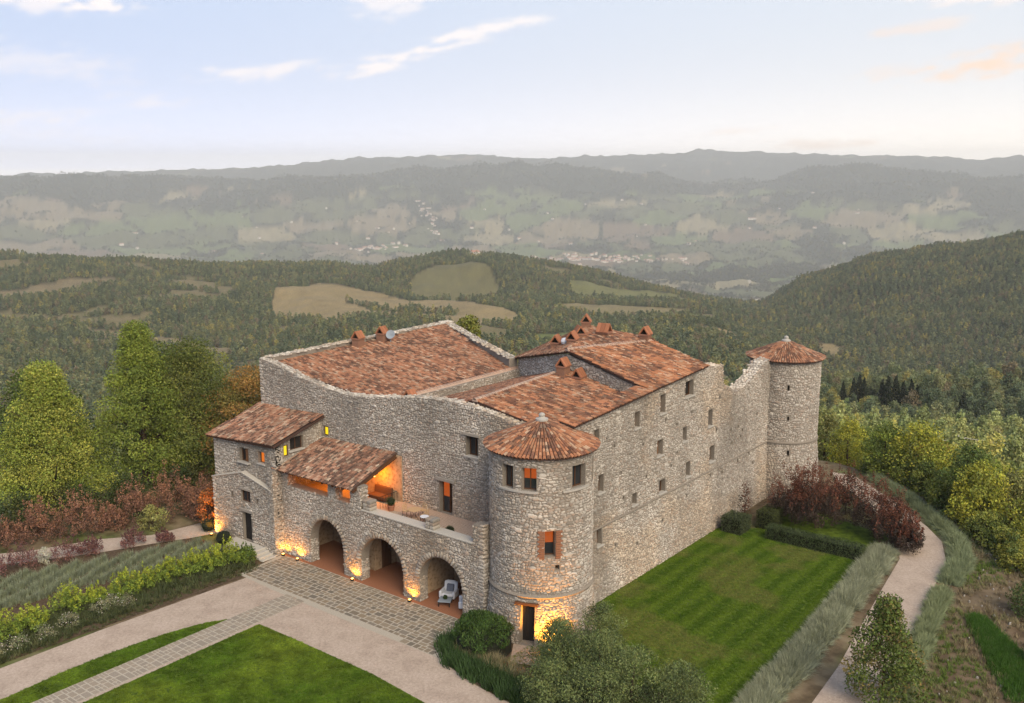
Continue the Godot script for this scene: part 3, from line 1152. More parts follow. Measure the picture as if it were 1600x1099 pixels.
func make_towers() -> void:
	var center := p3(4.47, 0, 2.94)
	var s := round_surf(center, 3.4, -PI)
	s.flare_y = 3.2
	s.flare_k = 0.13
	var x := func(deg: float) -> float: return deg_to_rad(deg + 180.0) * 3.4
	var o := [hole(x.call(-100.5), x.call(-85.5), 10.2, 11.7), hole(x.call(-75.0), x.call(-59.0), 10.2, 11.7), hole(x.call(-19.0), x.call(1.0), 10.2, 11.7), hole(x.call(-50.0), x.call(-38.5), 5.9, 7.6), hole(x.call(-75.0), x.call(-60.0), 0.06, 2.62), hole(x.call(-38.5), x.call(-33.5), 5.0, 5.32), hole(x.call(20.0), x.call(34.0), 10.2, 11.7)]
	var t := wall("front_tower", s, 0.0, TAU * 3.4, -0.4, [Vector2(0, 12.4), Vector2(30, 12.4)], o, 0.7, {"open_ends": true, "stones_from": -0.3, "size": 1.12})
	window(s, o[0].x0, o[0].x1, 10.2, 11.7, "glass", false, 0.4)
	window(s, o[1].x0, o[1].x1, 10.2, 11.7, "half_lit", false, 0.45)
	window(s, o[2].x0, o[2].x1, 10.2, 11.7, "glass", false, 0.4)
	window(s, o[6].x0, o[6].x1, 10.2, 11.7, "glass", false, 0.4)
	window(s, o[3].x0, o[3].x1, 5.9, 7.6, "half_lit", false, 0.45)
	window(s, o[5].x0, o[5].x1, 5.0, 5.32, "dark", false, 0.35)
	door(s, o[4].x0, o[4].x1, 0.06, 2.62, "dark", 0.5, 4)
	var b := MB.new()
	for k in 2:   # curved window ledges
		var from: float = [-104.0, -31.0][k]
		var to: float = [-57.0, 5.0][k]
		b = MB.new()
		for i in 12:
			var a := lerpf(from, to, i / 12.0)
			var c := lerpf(from, to, (i + 1) / 12.0)
			var m: float = x.call((a + c) * 0.5)
			b.obox(s.at(m, 10.14, -0.02), s.along(m) * 3.55 * deg_to_rad(c - a) * 0.5, Vector3.UP * 0.06, s.dir(m) * 0.16)
		part(castle, "window_ledge", b.commit(M.sill))
	b = MB.new()
	b.lathe(center, [Vector2(3.39, 3.05), Vector2(3.52, 3.1), Vector2(3.56, 3.2), Vector2(3.5, 3.3), Vector2(3.39, 3.34)], 56)
	part(castle, "string_course", b.commit(M.mortar))
	b = MB.new()
	var mid: float = x.call(-69.0)
	b.soft_box(s.at(mid, 2.72, -0.1), s.along(mid) * 0.78, Vector3.UP * 0.1, s.dir(mid) * 0.22, 0.03)
	part(castle, "door_lintel", b.commit(M.wood))
	for e in [-50.0, -38.5]:   # brick jambs of the lit window
		for k in 12:
			var q := MB.new()
			var m: float = x.call(e + (-3.0 if e < -45.0 else 3.0) * (1.0 + 0.35 * (k % 2)))
			q.soft_box(s.at(m, 5.85 + 0.155 * k, 0.0), s.along(m) * (0.17 + 0.05 * (k % 2)), Vector3.UP * 0.068, s.dir(m) * 0.085, 0.015)
			part(t, "brick", q.commit(M.brick))
	var roof := cone_roof("front_tower_roof", center + Vector3.UP * 12.42, 3.72, 1.62, 0.1)
	finial(roof, center + Vector3.UP * 14.0)
	# --- the tower at the far end
	var fc := p3(5.7, 0, 39.7)
	var f := round_surf(fc, 3.2, -PI)
	f.flare_y = 5.3
	f.flare_k = 0.09
	var fx := func(deg: float) -> float: return deg_to_rad(deg + 180.0) * 3.2
	var fo := [hole(fx.call(-62.0), fx.call(-58.5), 10.2, 10.7), hole(fx.call(-58.0), fx.call(-54.0), 4.1, 4.6), hole(fx.call(-60.0), fx.call(-57.0), 7.4, 7.8)]
	wall("far_tower", f, 0.0, TAU * 3.2, -0.5, [Vector2(0, 12.85), Vector2(30, 12.85)], fo, 0.7, {"open_ends": true, "stones_from": -0.4})
	b = MB.new()
	b.lathe(fc, [Vector2(3.2, 5.15), Vector2(3.32, 5.2), Vector2(3.34, 5.3), Vector2(3.3, 5.4), Vector2(3.2, 5.44)], 48)
	part(castle, "string_course", b.commit(M.mortar))
	var far_roof := cone_roof("far_tower_roof", fc + Vector3.UP * 12.86, 3.52, 1.5, 0.35)
	finial(far_roof, fc + Vector3.UP * 14.3)


func finial(roof: Node3D, at: Vector3) -> void:
	var b := MB.new()
	b.lathe(at, [Vector2(0.42, -0.06), Vector2(0.42, 0.06), Vector2(0.24, 0.12), Vector2(0.18, 0.2), Vector2(0.22, 0.3), Vector2(0.16, 0.4), Vector2(0.01, 0.46)], 14)
	part(roof, "finial", b.commit(M.sill))


func make_roofs() -> void:
	var a := tiled_roof("great_roof", [p3(-12.7, 12.1, 5.0), p3(-11.7, 12.5, 21.2), p3(-25.5, 14.3, 27.4), p3(-25.5, 13.75, 5.0)], 0.2, 0.35)
	chimney(a, p3(-24.7, 13.9, 14.2), 0.2, 1.0, 0.55)
	chimney(a, p3(-24.7, 13.9, 17.3), 0.2, 1.0, 0.6)
	ridge_tiles(a, p3(-12.55, 12.15, 5.0), p3(-11.55, 12.53, 21.2), 0.1, 0.34)
	var dish := MB.new()
	dish.lathe(Vector3.ZERO, [Vector2(0.02, 0.0), Vector2(0.25, 0.03), Vector2(0.42, 0.1), Vector2(0.44, 0.11), Vector2(0.25, 0.05), Vector2(0.02, 0.02)], 18)
	dish.tube([Vector3(0, -0.02, 0), Vector3(0, -0.25, 0.15), Vector3(0, -0.25, 0.7)], [0.03, 0.03, 0.03], 6)
	dish.tube([Vector3(0.3, 0.08, 0), Vector3(0, 0.45, 0)], [0.015, 0.015], 5)
	var d := part(a, "satellite_dish", dish.commit(M.slate))
	d.transform = Transform3D(Basis(Vector3.UP, 0.5) * Basis(Vector3.RIGHT, 1.05), p3(-23.9, 14.7, 17.6))
	# inner wall under its eave
	var s := planar(p3(-12.1, 0, 4.9), Vector3(0.06, 0, -1).normalized(), Vector3(1, 0, 0.06).normalized())
	wall("courtyard_wall", s, 0.0, 16.2, 8.0, [Vector2(0, 12.1), Vector2(16.2, 12.5)], [], 0.6, {"stones_from": 11.2})
	chimney(a, p3(-10.9, 11.9, 6.6), 0.1, 0.95, 0.35)
	var bl := tiled_roof("middle_roof", [p3(-12.0, 11.4, 5.0), p3(-11.4, 11.75, 20.8), p3(-2.9, 14.2, 16.3), p3(-2.9, 13.75, 4.95)], 0.2, 0.1)
	var br := tiled_roof("middle_roof", [p3(5.0, 12.5, 4.95), p3(5.0, 12.95, 14.7), p3(-2.9, 14.2, 16.2), p3(-2.9, 13.75, 4.95)], 0.2, 0.12)
	ridge_tiles(bl, p3(-2.9, 13.8, 4.9), p3(-2.9, 14.25, 16.2), 0.9, 0.36)
	chimney(br, p3(-2.3, 13.75, 15.0), 0.1, 1.0, 0.75)
	chimney(br, p3(-0.9, 13.5, 15.1), 0.1, 1.0, 0.3)
	var strip := tiled_roof("parapet_roof", [p3(6.0, 13.42, 4.4), p3(6.0, 14.0, 14.5), p3(4.85, 14.16, 14.5), p3(4.85, 13.6, 4.4)], 0.13, 0.1)
	var gutter := MB.new()
	gutter.soft_box(p3(4.8, 13.5, 9.5), Vector3(0.05, 0, 0), Vector3(0, 0.3, 0), p3(0.0, 0.28, 5.0), 0.02)
	part(strip, "gutter", gutter.commit(M.iron))
	strip.set_meta("label", "strip of tiles along the right wall top")
	var c := tiled_roof("rear_roof", [p3(6.0, 14.02, 14.4), p3(6.0, 14.52, 23.4), p3(0.2, 15.78, 24.4), p3(-2.7, 15.85, 16.0)], 0.14, 0.0)
	ridge_tiles(c, p3(-2.7, 15.88, 16.0), p3(0.2, 15.81, 24.4), 0.5, 0.36)
	chimney(c, p3(-0.2, 15.5, 24.0), 0.15, 1.0, 0.55)
	var ca := p3(-2.7, 0, 16.15)
	var cd := p3(6.0, 0, 14.55) - ca
	wall("gable_wall", planar(ca, cd.normalized(), Vector3(-cd.z, 0, cd.x).normalized()), 0.0, cd.length() - 0.4, 9.0, [Vector2(0, 15.5), Vector2(cd.length(), 13.8)], [], 0.4, {"stones_from": 12.6})
	var ga := p3(-11.4, 0, 21.0)
	var gd := p3(-2.6, 0, 16.1) - ga
	wall("gable_wall", planar(ga, gd.normalized(), Vector3(-gd.z, 0, gd.x).normalized()), 0.0, gd.length(), 9.0, [Vector2(0, 13.35), Vector2(gd.length(), 15.55)], [], 0.4, {"stones_from": 11.6})
	var apex := p3(-6.0, 16.5, 23.9)
	var h := tiled_roof("hip_roof", [p3(-11.6, 13.45, 20.8), p3(-2.6, 15.72, 15.95), apex], 0.12, 0.35)
	tiled_roof("hip_roof", [p3(-2.6, 15.7, 16.0), p3(0.2, 15.92, 24.4), apex], 0.12, 0.3)
	tiled_roof("hip_roof", [p3(0.2, 15.9, 24.4), p3(-2.0, 13.2, 31.0), apex], 0.12, 0.3)
	tiled_roof("hip_roof", [p3(-12.0, 13.0, 29.5), p3(-11.6, 13.4, 20.8), apex], 0.12, 0.3)
	tiled_roof("hip_roof", [p3(-2.0, 13.2, 31.0), p3(-12.0, 13.0, 29.5), apex], 0.12, 0.3)
	chimney(h, p3(-6.0, 16.15, 23.7), 0.5, 1.0, 0.45)
	chimney(h, p3(-4.5, 15.8, 20.4), 0.9, 1.0, 0.35)
	chimney(h, p3(-4.2, 15.6, 19.0), 0.3, 1.0, 0.3)
	chimney(h, p3(-6.1, 15.0, 19.4), 0.3, 1.0, 0.35)
	chimney(h, p3(-3.3, 15.75, 22.4), 1.7, 1.1, 0.4)
	var ball := MB.new()
	ball.lathe(p3(-4.9, 15.3, 18.9), [Vector2(0.06, 0.0), Vector2(0.06, 0.35), Vector2(0.26, 0.45), Vector2(0.34, 0.65), Vector2(0.26, 0.86), Vector2(0.02, 0.95)], 14)
	part(h, "vent_cowl", ball.commit(M.white_metal))


func make_annex() -> void:
	var s := planar(p3(0, 0, -0.5), Vector3.RIGHT, Vector3.BACK)
	var o := [hole(-23.1, -22.0, 6.9, 8.05), hole(-20.75, -19.98, 7.15, 8.1)]
	wall("annex_front_wall", s, -26.5, -18.6, 0.0, [Vector2(-26.5, 8.45), Vector2(-18.6, 8.85)], o, 0.5, {"stones_from": 4.8})
	window(s, -23.1, -22.55, 6.9, 8.05, "dark", false, 0.3)
	window(s, -22.55, -22.0, 6.9, 8.05, "shutter", false, 0.2)
	window(s, -20.75, -19.98, 7.15, 8.1, "lit_amber", true, 0.3)
	var b := MB.new()
	b.soft_box(p3(-22.55, 6.85, -0.55), Vector3(0.72, 0, 0), Vector3(0, 0.06, 0), Vector3(0, 0, 0.2), 0.02)
	part(castle, "sill", b.commit(M.sill))
	var side := planar(p3(-18.6, 0, -0.5), Vector3.FORWARD, Vector3.RIGHT)
	var p := [hole(1.46, 2.76, 8.15, 9.2), hole(0.8, 1.25, 7.85, 8.75)]
	wall("annex_side_wall", side, 0.0, 4.8, 0.0, [Vector2(0, 8.9), Vector2(4.8, 10.2)], p, 0.45, {})
	window(side, 1.46, 2.76, 8.15, 9.2, "dark", true, 0.25)
	window(side, 0.8, 1.25, 7.85, 8.75, "lit_yellow", false, 0.12)
	var left := planar(p3(-26.5, 0, 4.4), Vector3.BACK, Vector3.LEFT)
	wall("annex_left_wall", left, 0.0, 4.9, 0.0, [Vector2(0, 10.1), Vector2(4.9, 8.5)], [], 0.45, {})
	tiled_roof("annex_roof", [p3(-26.9, 8.5, -0.95), p3(-18.25, 8.98, -0.95), p3(-18.25, 10.42, 4.28), p3(-26.75, 10.15, 4.28)], 0.16, 0.65)
	# the low gabled face in front of it
	var g := planar(p3(0, 0, -0.85), Vector3.RIGHT, Vector3.BACK)
	var q := [hole(-22.7, -21.55, 3.7, 4.7), hole(-22.65, -21.55, 0.45, 2.85), hole(-24.0, -23.78, 3.75, 4.25), hole(-20.8, -20.58, 3.85, 4.25)]
	wall("annex_gable", g, -26.45, -18.9, 0.0, [Vector2(-26.45, 5.0), Vector2(-22.5, 6.1), Vector2(-18.9, 5.25)], q, 0.34, {"stones_from": 0.0})
	window(g, -22.7, -21.55, 3.7, 4.7, "glass", false, 0.22)
	door(g, -22.65, -21.55, 0.45, 2.85, "dark", 0.28, 4)
	for k in 2:
		window(g, q[2 + k].x0, q[2 + k].x1, q[2 + k].y0, q[2 + k].y1, "dark", false, 0.2)
	for i in 9:   # coping stones up and down the little gable
		for e in 2:
			var from: Vector2 = [Vector2(-26.5, 5.03), Vector2(-22.5, 6.13)][e]
			var to: Vector2 = [Vector2(-22.5, 6.13), Vector2(-18.85, 5.28)][e]
			var m := from.lerp(to, i / 9.0)
			var n := from.lerp(to, (i + 0.96) / 9.0)
			beam(castle, "coping_stone", p3(m.x, m.y, -0.72), p3(n.x, n.y, -0.72), 0.46, 0.09, M.coping)
	b = MB.new()
	b.soft_box(p3(-22.1, 2.97, -0.85), Vector3(0.85, 0, 0), Vector3(0, 0.12, 0), Vector3(0, 0, 0.1), 0.02)
	part(castle, "lintel", b.commit(M.linteled))
	b = MB.new()
	b.soft_box(p3(-22.1, 4.78, -0.85), Vector3(0.75, 0, 0), Vector3(0, 0.09, 0), Vector3(0, 0, 0.1), 0.02)
	part(castle, "lintel", b.commit(M.linteled))
	# the pier that closes the gap between annex and portico
	var pb := MB.new()
	pb.box(p3(-19.15, 0.0, 0.02), p3(-18.62, 6.9, -0.88))
	var pier := part(castle, "corner_pier", pb.commit(M.mortar))
	lay_stones(pier, planar(p3(-18.62, 0, -0.88), Vector3.FORWARD, Vector3.RIGHT), 0.0, 0.9, 0.0, [Vector2(0, 6.9), Vector2(0.9, 6.9)], [])
	lay_stones(pier, planar(p3(-19.15, 0, -0.88), Vector3.RIGHT, Vector3.BACK), 0.0, 0.53, 0.0, [Vector2(0, 6.9), Vector2(0.9, 6.9)], [])
	edge_stones(pier, [p3(-26.45, 0.1, -0.85), p3(-26.45, 5.0, -0.85)], [Vector3.BACK, Vector3.LEFT])
	edge_stones(pier, [p3(-26.5, 5.1, -0.5), p3(-26.5, 8.4, -0.5)], [Vector3.BACK, Vector3.LEFT])
	edge_stones(pier, [p3(-26.3, 9.4, 4.3), p3(-26.3, 14.0, 4.3)], [Vector3.BACK, Vector3.LEFT])
	# landing and steps up to its door
	var st := MB.new()
	st.soft_box(p3(-21.7, 0.1, -1.55), Vector3(1.9, 0, 0), Vector3(0, 0.34, 0), Vector3(0, 0, 0.68), 0.04)
	part(castle, "landing", st.commit(M.coping))
	for k in 3:
		var t := MB.new()
		t.soft_box(p3(-19.55 + k * 0.42, 0.24 - k * 0.14, -1.6), Vector3(0.24, 0, 0), Vector3(0, 0.1, 0), Vector3(0, 0, 0.66), 0.03)
		part(castle, "step", t.commit(M.coping))


func make_portico() -> void:
	var s := planar(p3(0, 0, 0), Vector3.RIGHT, Vector3.BACK)
	var arches := []
	for d in [[-15.4, -11.7, 1.85, 3.85], [-9.8, -5.5, 1.6, 3.78], [-3.9, 0.05, 1.75, 3.78]]:
		arches.push_back({"x0": d[0], "x1": d[1], "y0": -0.1, "y1": d[3], "spring": d[2]})
	var grown := []
	for a in arches:
		grown.push_back({"x0": a.x0 - 0.3, "x1": a.x1 + 0.3, "y0": a.spring, "y1": a.y1 + 0.32, "spring": a.spring})
	var top := [Vector2(-18.7, 7.0), Vector2(-17.9, 7.0), Vector2(-17.89, 5.75), Vector2(-9.7, 5.75), Vector2(-9.69, 5.5), Vector2(1.0, 5.5), Vector2(1.01, 6.9), Vector2(1.95, 6.9)]
	var w := wall("portico_wall", s, -18.7, 1.95, -0.1, top, arches, 0.8, {"stones_from": 5000.0})
	lay_stones(w, s, -18.7, 1.95, 0.0, top, arches + grown, {"size": 1.05})
	for a in arches:
		voussoirs(w, s, a, 26)
		for e in 2:   # the sides of the openings
			var x: float = a.x0 if e == 0 else a.x1
			var jamb := planar(p3(x, 0, 0.8) if e == 1 else p3(x, 0, 0.0), Vector3.BACK if e == 1 else Vector3.FORWARD, Vector3.LEFT if e == 1 else Vector3.RIGHT)
			lay_stones(w, jamb, 0.0, 0.8, 0.0, [Vector2(0, a.spring), Vector2(0.8, a.spring)], [])
	edge_stones(w, [p3(1.95, 0, 0), p3(1.95, 6.9, 0)], [Vector3.BACK, Vector3.RIGHT])
	var pier := planar(p3(1.95, 0, 0), Vector3.FORWARD, Vector3.RIGHT)
	lay_stones(w, pier, 0.0, 0.8, 0.0, [Vector2(0, 6.9), Vector2(0.8, 6.9)], [])
	var inner := planar(p3(1.0, 0, 0.8), Vector3.BACK, Vector3.LEFT)
	lay_stones(w, inner, 0.0, 0.8, 5.5, [Vector2(0, 6.9), Vector2(0.8, 6.9)], [])
	lay_stones(w, planar(p3(-17.9, 0, 0), Vector3.FORWARD, Vector3.RIGHT), 0.0, 0.8, 5.75, [Vector2(0, 7.0), Vector2(0.8, 7.0)], [])
	# terrace floor, parapet coping
	var b := MB.new()
	b.box(p3(-18.6, 4.72, 4.3), p3(1.9, 5.0, 0.82))
	part(castle, "terrace_floor", b.commit(M.terrace_floor))
	for k in 9:
		beam(castle, "coping_stone", p3(-9.6 + k * 1.175, 5.55, 0.38), p3(-9.6 + k * 1.175 + 1.16, 5.55, 0.38), 0.92, 0.1, M.coping)
	for x in [-9.15, -2.95]:   # rough stone pedestals on the parapet
		var ped := Node3D.new()
		ped.name = "pedestal"
		castle.add_child(ped, true)
		for k in 3:
			for j in 2:
				var q := MB.new()
				q.soft_box(p3(x + (j - 0.5) * 0.4 + rr(-0.03, 0.03), 5.73 + k * 0.25, 0.38), Vector3(0.2, 0, 0), Vector3(0, 0.12, 0), Vector3(0, 0, 0.36), 0.05)
				part(ped, "stone", q.commit(voussoir_mats[(k + j) % 4]))
	# loggia: piers, back wall, roof
	for d in [[-13.3, -12.45], [-10.85, -9.72]]:
		var q := MB.new()
		q.box(p3(d[0], 5.75, 0.75), p3(d[1], 7.25, 0.05))
		var pm := part(castle, "loggia_pier", q.commit(M.mortar))
		lay_stones(pm, planar(p3(d[0], 0, 0.05), Vector3.RIGHT, Vector3.BACK), 0.0, d[1] - d[0], 5.76, [Vector2(0, 7.2), Vector2(2, 7.2)], [])
		lay_stones(pm, planar(p3(d[1], 0, 0.05), Vector3.FORWARD, Vector3.RIGHT), 0.0, 0.7, 5.3, [Vector2(0, 7.2), Vector2(2, 7.2)], [])
	b = MB.new()
	b.box(p3(-18.1, 5.0, 4.28), p3(-9.6, 8.6, 4.2))
	part(castle, "loggia_plaster", b.commit(M.plaster))
	tiled_roof("loggia_roof", [p3(-19.1, 6.98, -0.5), p3(-10.0, 7.12, -0.5), p3(-10.15, 8.82, 4.27), p3(-18.5, 8.55, 4.27)], 0.1, 0.8)
	for k in 8:
		var u := -18.0 + k * 1.12
		beam(castle, "rafter", p3(u, 6.86, -0.35), p3(u, 8.45, 4.2), 0.14, 0.16, M.wood)
	beam(castle, "eave_beam", p3(-18.0, 7.1, 0.4), p3(-10.2, 7.2, 0.4), 0.2, 0.2, M.wood)
	beam(castle, "verge_board", p3(-10.12, 6.92, -0.45), p3(-10.2, 8.66, 4.2), 0.1, 0.22, M.wood)
	# under the arches
	b = MB.new()
	b.box(p3(-18.5, -0.1, 4.28), p3(1.9, 0.015, -0.35))
	part(castle, "arcade_floor", b.commit(M.floor_brick))
	b = MB.new()
	b.box(p3(-18.5, 0.0, 4.27), p3(1.9, 4.72, 4.18))
	b.box(p3(-11.0, 0.0, 4.18), p3(-10.35, 4.71, 1.9))
	b.box(p3(-4.95, 0.0, 4.18), p3(-4.4, 4.71, 0.82))
	b.box(p3(0.9, 0.0, 4.18), p3(1.9, 4.71, 0.82))
	b.box(p3(-18.45, 0.0, 4.18), p3(-17.6, 4.71, 0.82))
	part(castle, "arcade_wall", b.commit(M.plaster))
	var back := planar(p3(0, 0, 4.17), Vector3.RIGHT, Vector3.BACK)
	door(back, -15.6, -14.1, 0.02, 2.5, "wood", 0.03, 5)
	door(back, -9.5, -8.5, 0.02, 2.3, "wood", 0.03, 4)
	door(planar(p3(-10.34, 0, 0.0), Vector3.FORWARD, Vector3.RIGHT), 2.6, 3.6, 0.02, 2.4, "wood", -0.02, 4)


# ---------------------------------------------------------------- the grounds

func sheet(called: String, poly: Array, y: float, m: Material) -> MeshInstance3D:   # poly of Vector2(u, v)
	var flat := PackedVector2Array(poly)
	var b := MB.new()
	var idx := Geometry2D.triangulate_polygon(flat)
	for i in range(0, idx.size(), 3):
		b.tri(p3(flat[idx[i]].x, y, flat[idx[i]].y), p3(flat[idx[i + 1]].x, y, flat[idx[i + 1]].y), p3(flat[idx[i + 2]].x, y, flat[idx[i + 2]].y), Vector3.UP)
	return structure(called, b.commit(m))


func blade_tuft(blades: int, tall: float, spread: float, width: float, lean := 0.5) -> ArrayMesh:
	var b := MB.new()
	for i in blades:
		var a := rr(0, TAU)
		var d := Vector3(cos(a), 0, sin(a))
		var side := Vector3(-sin(a), 0, cos(a)) * width
		var o := Vector3(rr(-spread, spread), 0, rr(-spread, spread))
		var h := tall * rr(0.6, 1.1)
		var k := rr(0.75, 1.2)
		b.col = Color(k, k, k)
		b.tri(o - side, o + side, o + d * h * lean * rr(0.3, 1.0) + Vector3.UP * h, d)
	return b.commit(M.grass_blade)


func grow_grass(over: Node3D, poly: Array, y: float, per_m2: float, tuft: ArrayMesh, tint: Callable) -> void:
	var flat := PackedVector2Array(poly)
	var lo := Vector2(1e9, 1e9)
	var hi := -lo
	for p in flat:
		lo = lo.min(p)
		hi = hi.max(p)
	var where := []
	var cs := PackedColorArray()
	for i in int((hi.x - lo.x) * (hi.y - lo.y) * per_m2):
		var p := Vector2(rr(lo.x, hi.x), rr(lo.y, hi.y))
		if Geometry2D.is_point_in_polygon(p, flat):
			var s := rr(0.7, 1.25)
			where.push_back(Transform3D(Basis(Vector3.UP, rr(0, TAU)).scaled(Vector3(s, s, s)), p3(p.x, y, p.y)))
			cs.push_back(tint.call(p))
	scatter(over, "grass_blade", tuft, where, cs)


func lawn_tint(p: Vector2) -> Color:
	var n := patch.get_noise_2d(p.x * 9.0, p.y * 9.0)
	var m := patch.get_noise_2d(p.x * 40.0 + 70.0, p.y * 40.0)
	var c := Color(0.075, 0.14, 0.011).lerp(Color(0.155, 0.215, 0.02), clampf(0.5 + n * 1.3, 0.0, 1.0))
	return c * (1.0 + m * 0.8) * rr(0.75, 1.2)


func right_lawn_tint(p: Vector2) -> Color:
	var stripe := 0.5 + 0.5 * sin(p.x * 4.2 + patch.get_noise_2d(p.x * 6.0, p.y * 6.0) * 1.2)
	var n := patch.get_noise_2d(p.x * 9.0 + 300.0, p.y * 9.0)
	var c := Color(0.065, 0.125, 0.010).lerp(Color(0.14, 0.215, 0.02), stripe * 0.85)
	c = c.lerp(Color(0.24, 0.21, 0.075), clampf(n * 2.6 - 0.05 + exp(-absf(p.x - 9.0) / 2.5) * 0.35 - maxf(0.0, p.x - 12.5) * 0.14, 0.0, 0.5))
	return c * rr(0.8, 1.2)


func paving(bed: Node3D, areas: Array, called: String, across: bool) -> void:
	# rows of slabs with broken joints; the largest in the picture are pieces of their own
	var all := []
	for area in areas:
		var flat := PackedVector2Array(area)
		var lo := Vector2(1e9, 1e9)
		var hi := -lo
		for p in flat:
			lo = lo.min(p)
			hi = hi.max(p)
		var y := lo.y
		while y < hi.y:
			var h := rr(0.34, 0.56)
			var x := lo.x + rr(-0.5, 0.0)
			var left := 0.0
			var right := 0.0
			if across:   # the path's rows run from edge to edge
				left = lerpf(-10.36, -10.08, clampf((-5.3 - y) / 24.7, 0.0, 1.0)) - 2.03
				right = left + 2.03
				x = left
			while x < (right - 0.12 if across else hi.x):
				var w := rr(0.36, 0.85)
				if across:
					w = rr(0.38, 0.78)
					if right - x - w < 0.32:
						w = right - x
				var c := Vector2(x + w * 0.5, y + h * 0.5)
				var ok := true
				for q in ([] if across else [Vector2(-0.44, -0.4), Vector2(0.44, -0.4), Vector2(0.44, 0.4), Vector2(-0.44, 0.4)]):
					ok = ok and Geometry2D.is_point_in_polygon(c + q * Vector2(w, h), flat)
				if ok:
					if h > 0.42 and rng.randf() < 0.22:
						all.push_back([c - Vector2(0, h * 0.25), Vector2(w - 0.075, h * 0.5 - 0.065)])
						all.push_back([c + Vector2(0, h * 0.25), Vector2(w - 0.075, h * 0.5 - 0.065)])
					else:
						all.push_back([c, Vector2(w - 0.075, h - 0.075)])
				x += w
			y += h
	all.sort_custom(func(p, q): return p[1].x * p[1].y / p3(p[0].x, 0, p[0].y).distance_squared_to(EYE) > q[1].x * q[1].y / p3(q[0].x, 0, q[0].y).distance_squared_to(EYE))
	var where := []
	var tint := PackedColorArray()
	for k in all.size():
		var c: Vector2 = all[k][0]
		var e: Vector2 = all[k][1]
		var t := Transform3D(Basis(Vector3(e.x, 0, 0), Vector3(0, 0.028, 0), Vector3(0, 0, e.y)).rotated(Vector3.UP, rr(-0.02, 0.02)), p3(c.x, 0.0, c.y))
		if k < 298:
			var o := part(bed, called, flag_meshes[k % flag_meshes.size()], (path_mats if across else flag_mats)[rng.randi() % flag_mats.size()])
			o.transform = t
		else:
			where.push_back(t)
			tint.push_back(flag_colors[rng.randi() % flag_colors.size()])
	if where.size():
		var m := flag_meshes[2].duplicate()
		m.surface_set_material(0, M.flag)
		scatter(bed, called, m, where, tint)


var flag_mats: Array[StandardMaterial3D] = []
var path_mats: Array[StandardMaterial3D] = []
var flag_colors: Array[Color] = [Color(0.27, 0.215, 0.15), Color(0.225, 0.18, 0.128), Color(0.31, 0.25, 0.175), Color(0.195, 0.165, 0.125), Color(0.29, 0.225, 0.15), Color(0.25, 0.21, 0.16)]


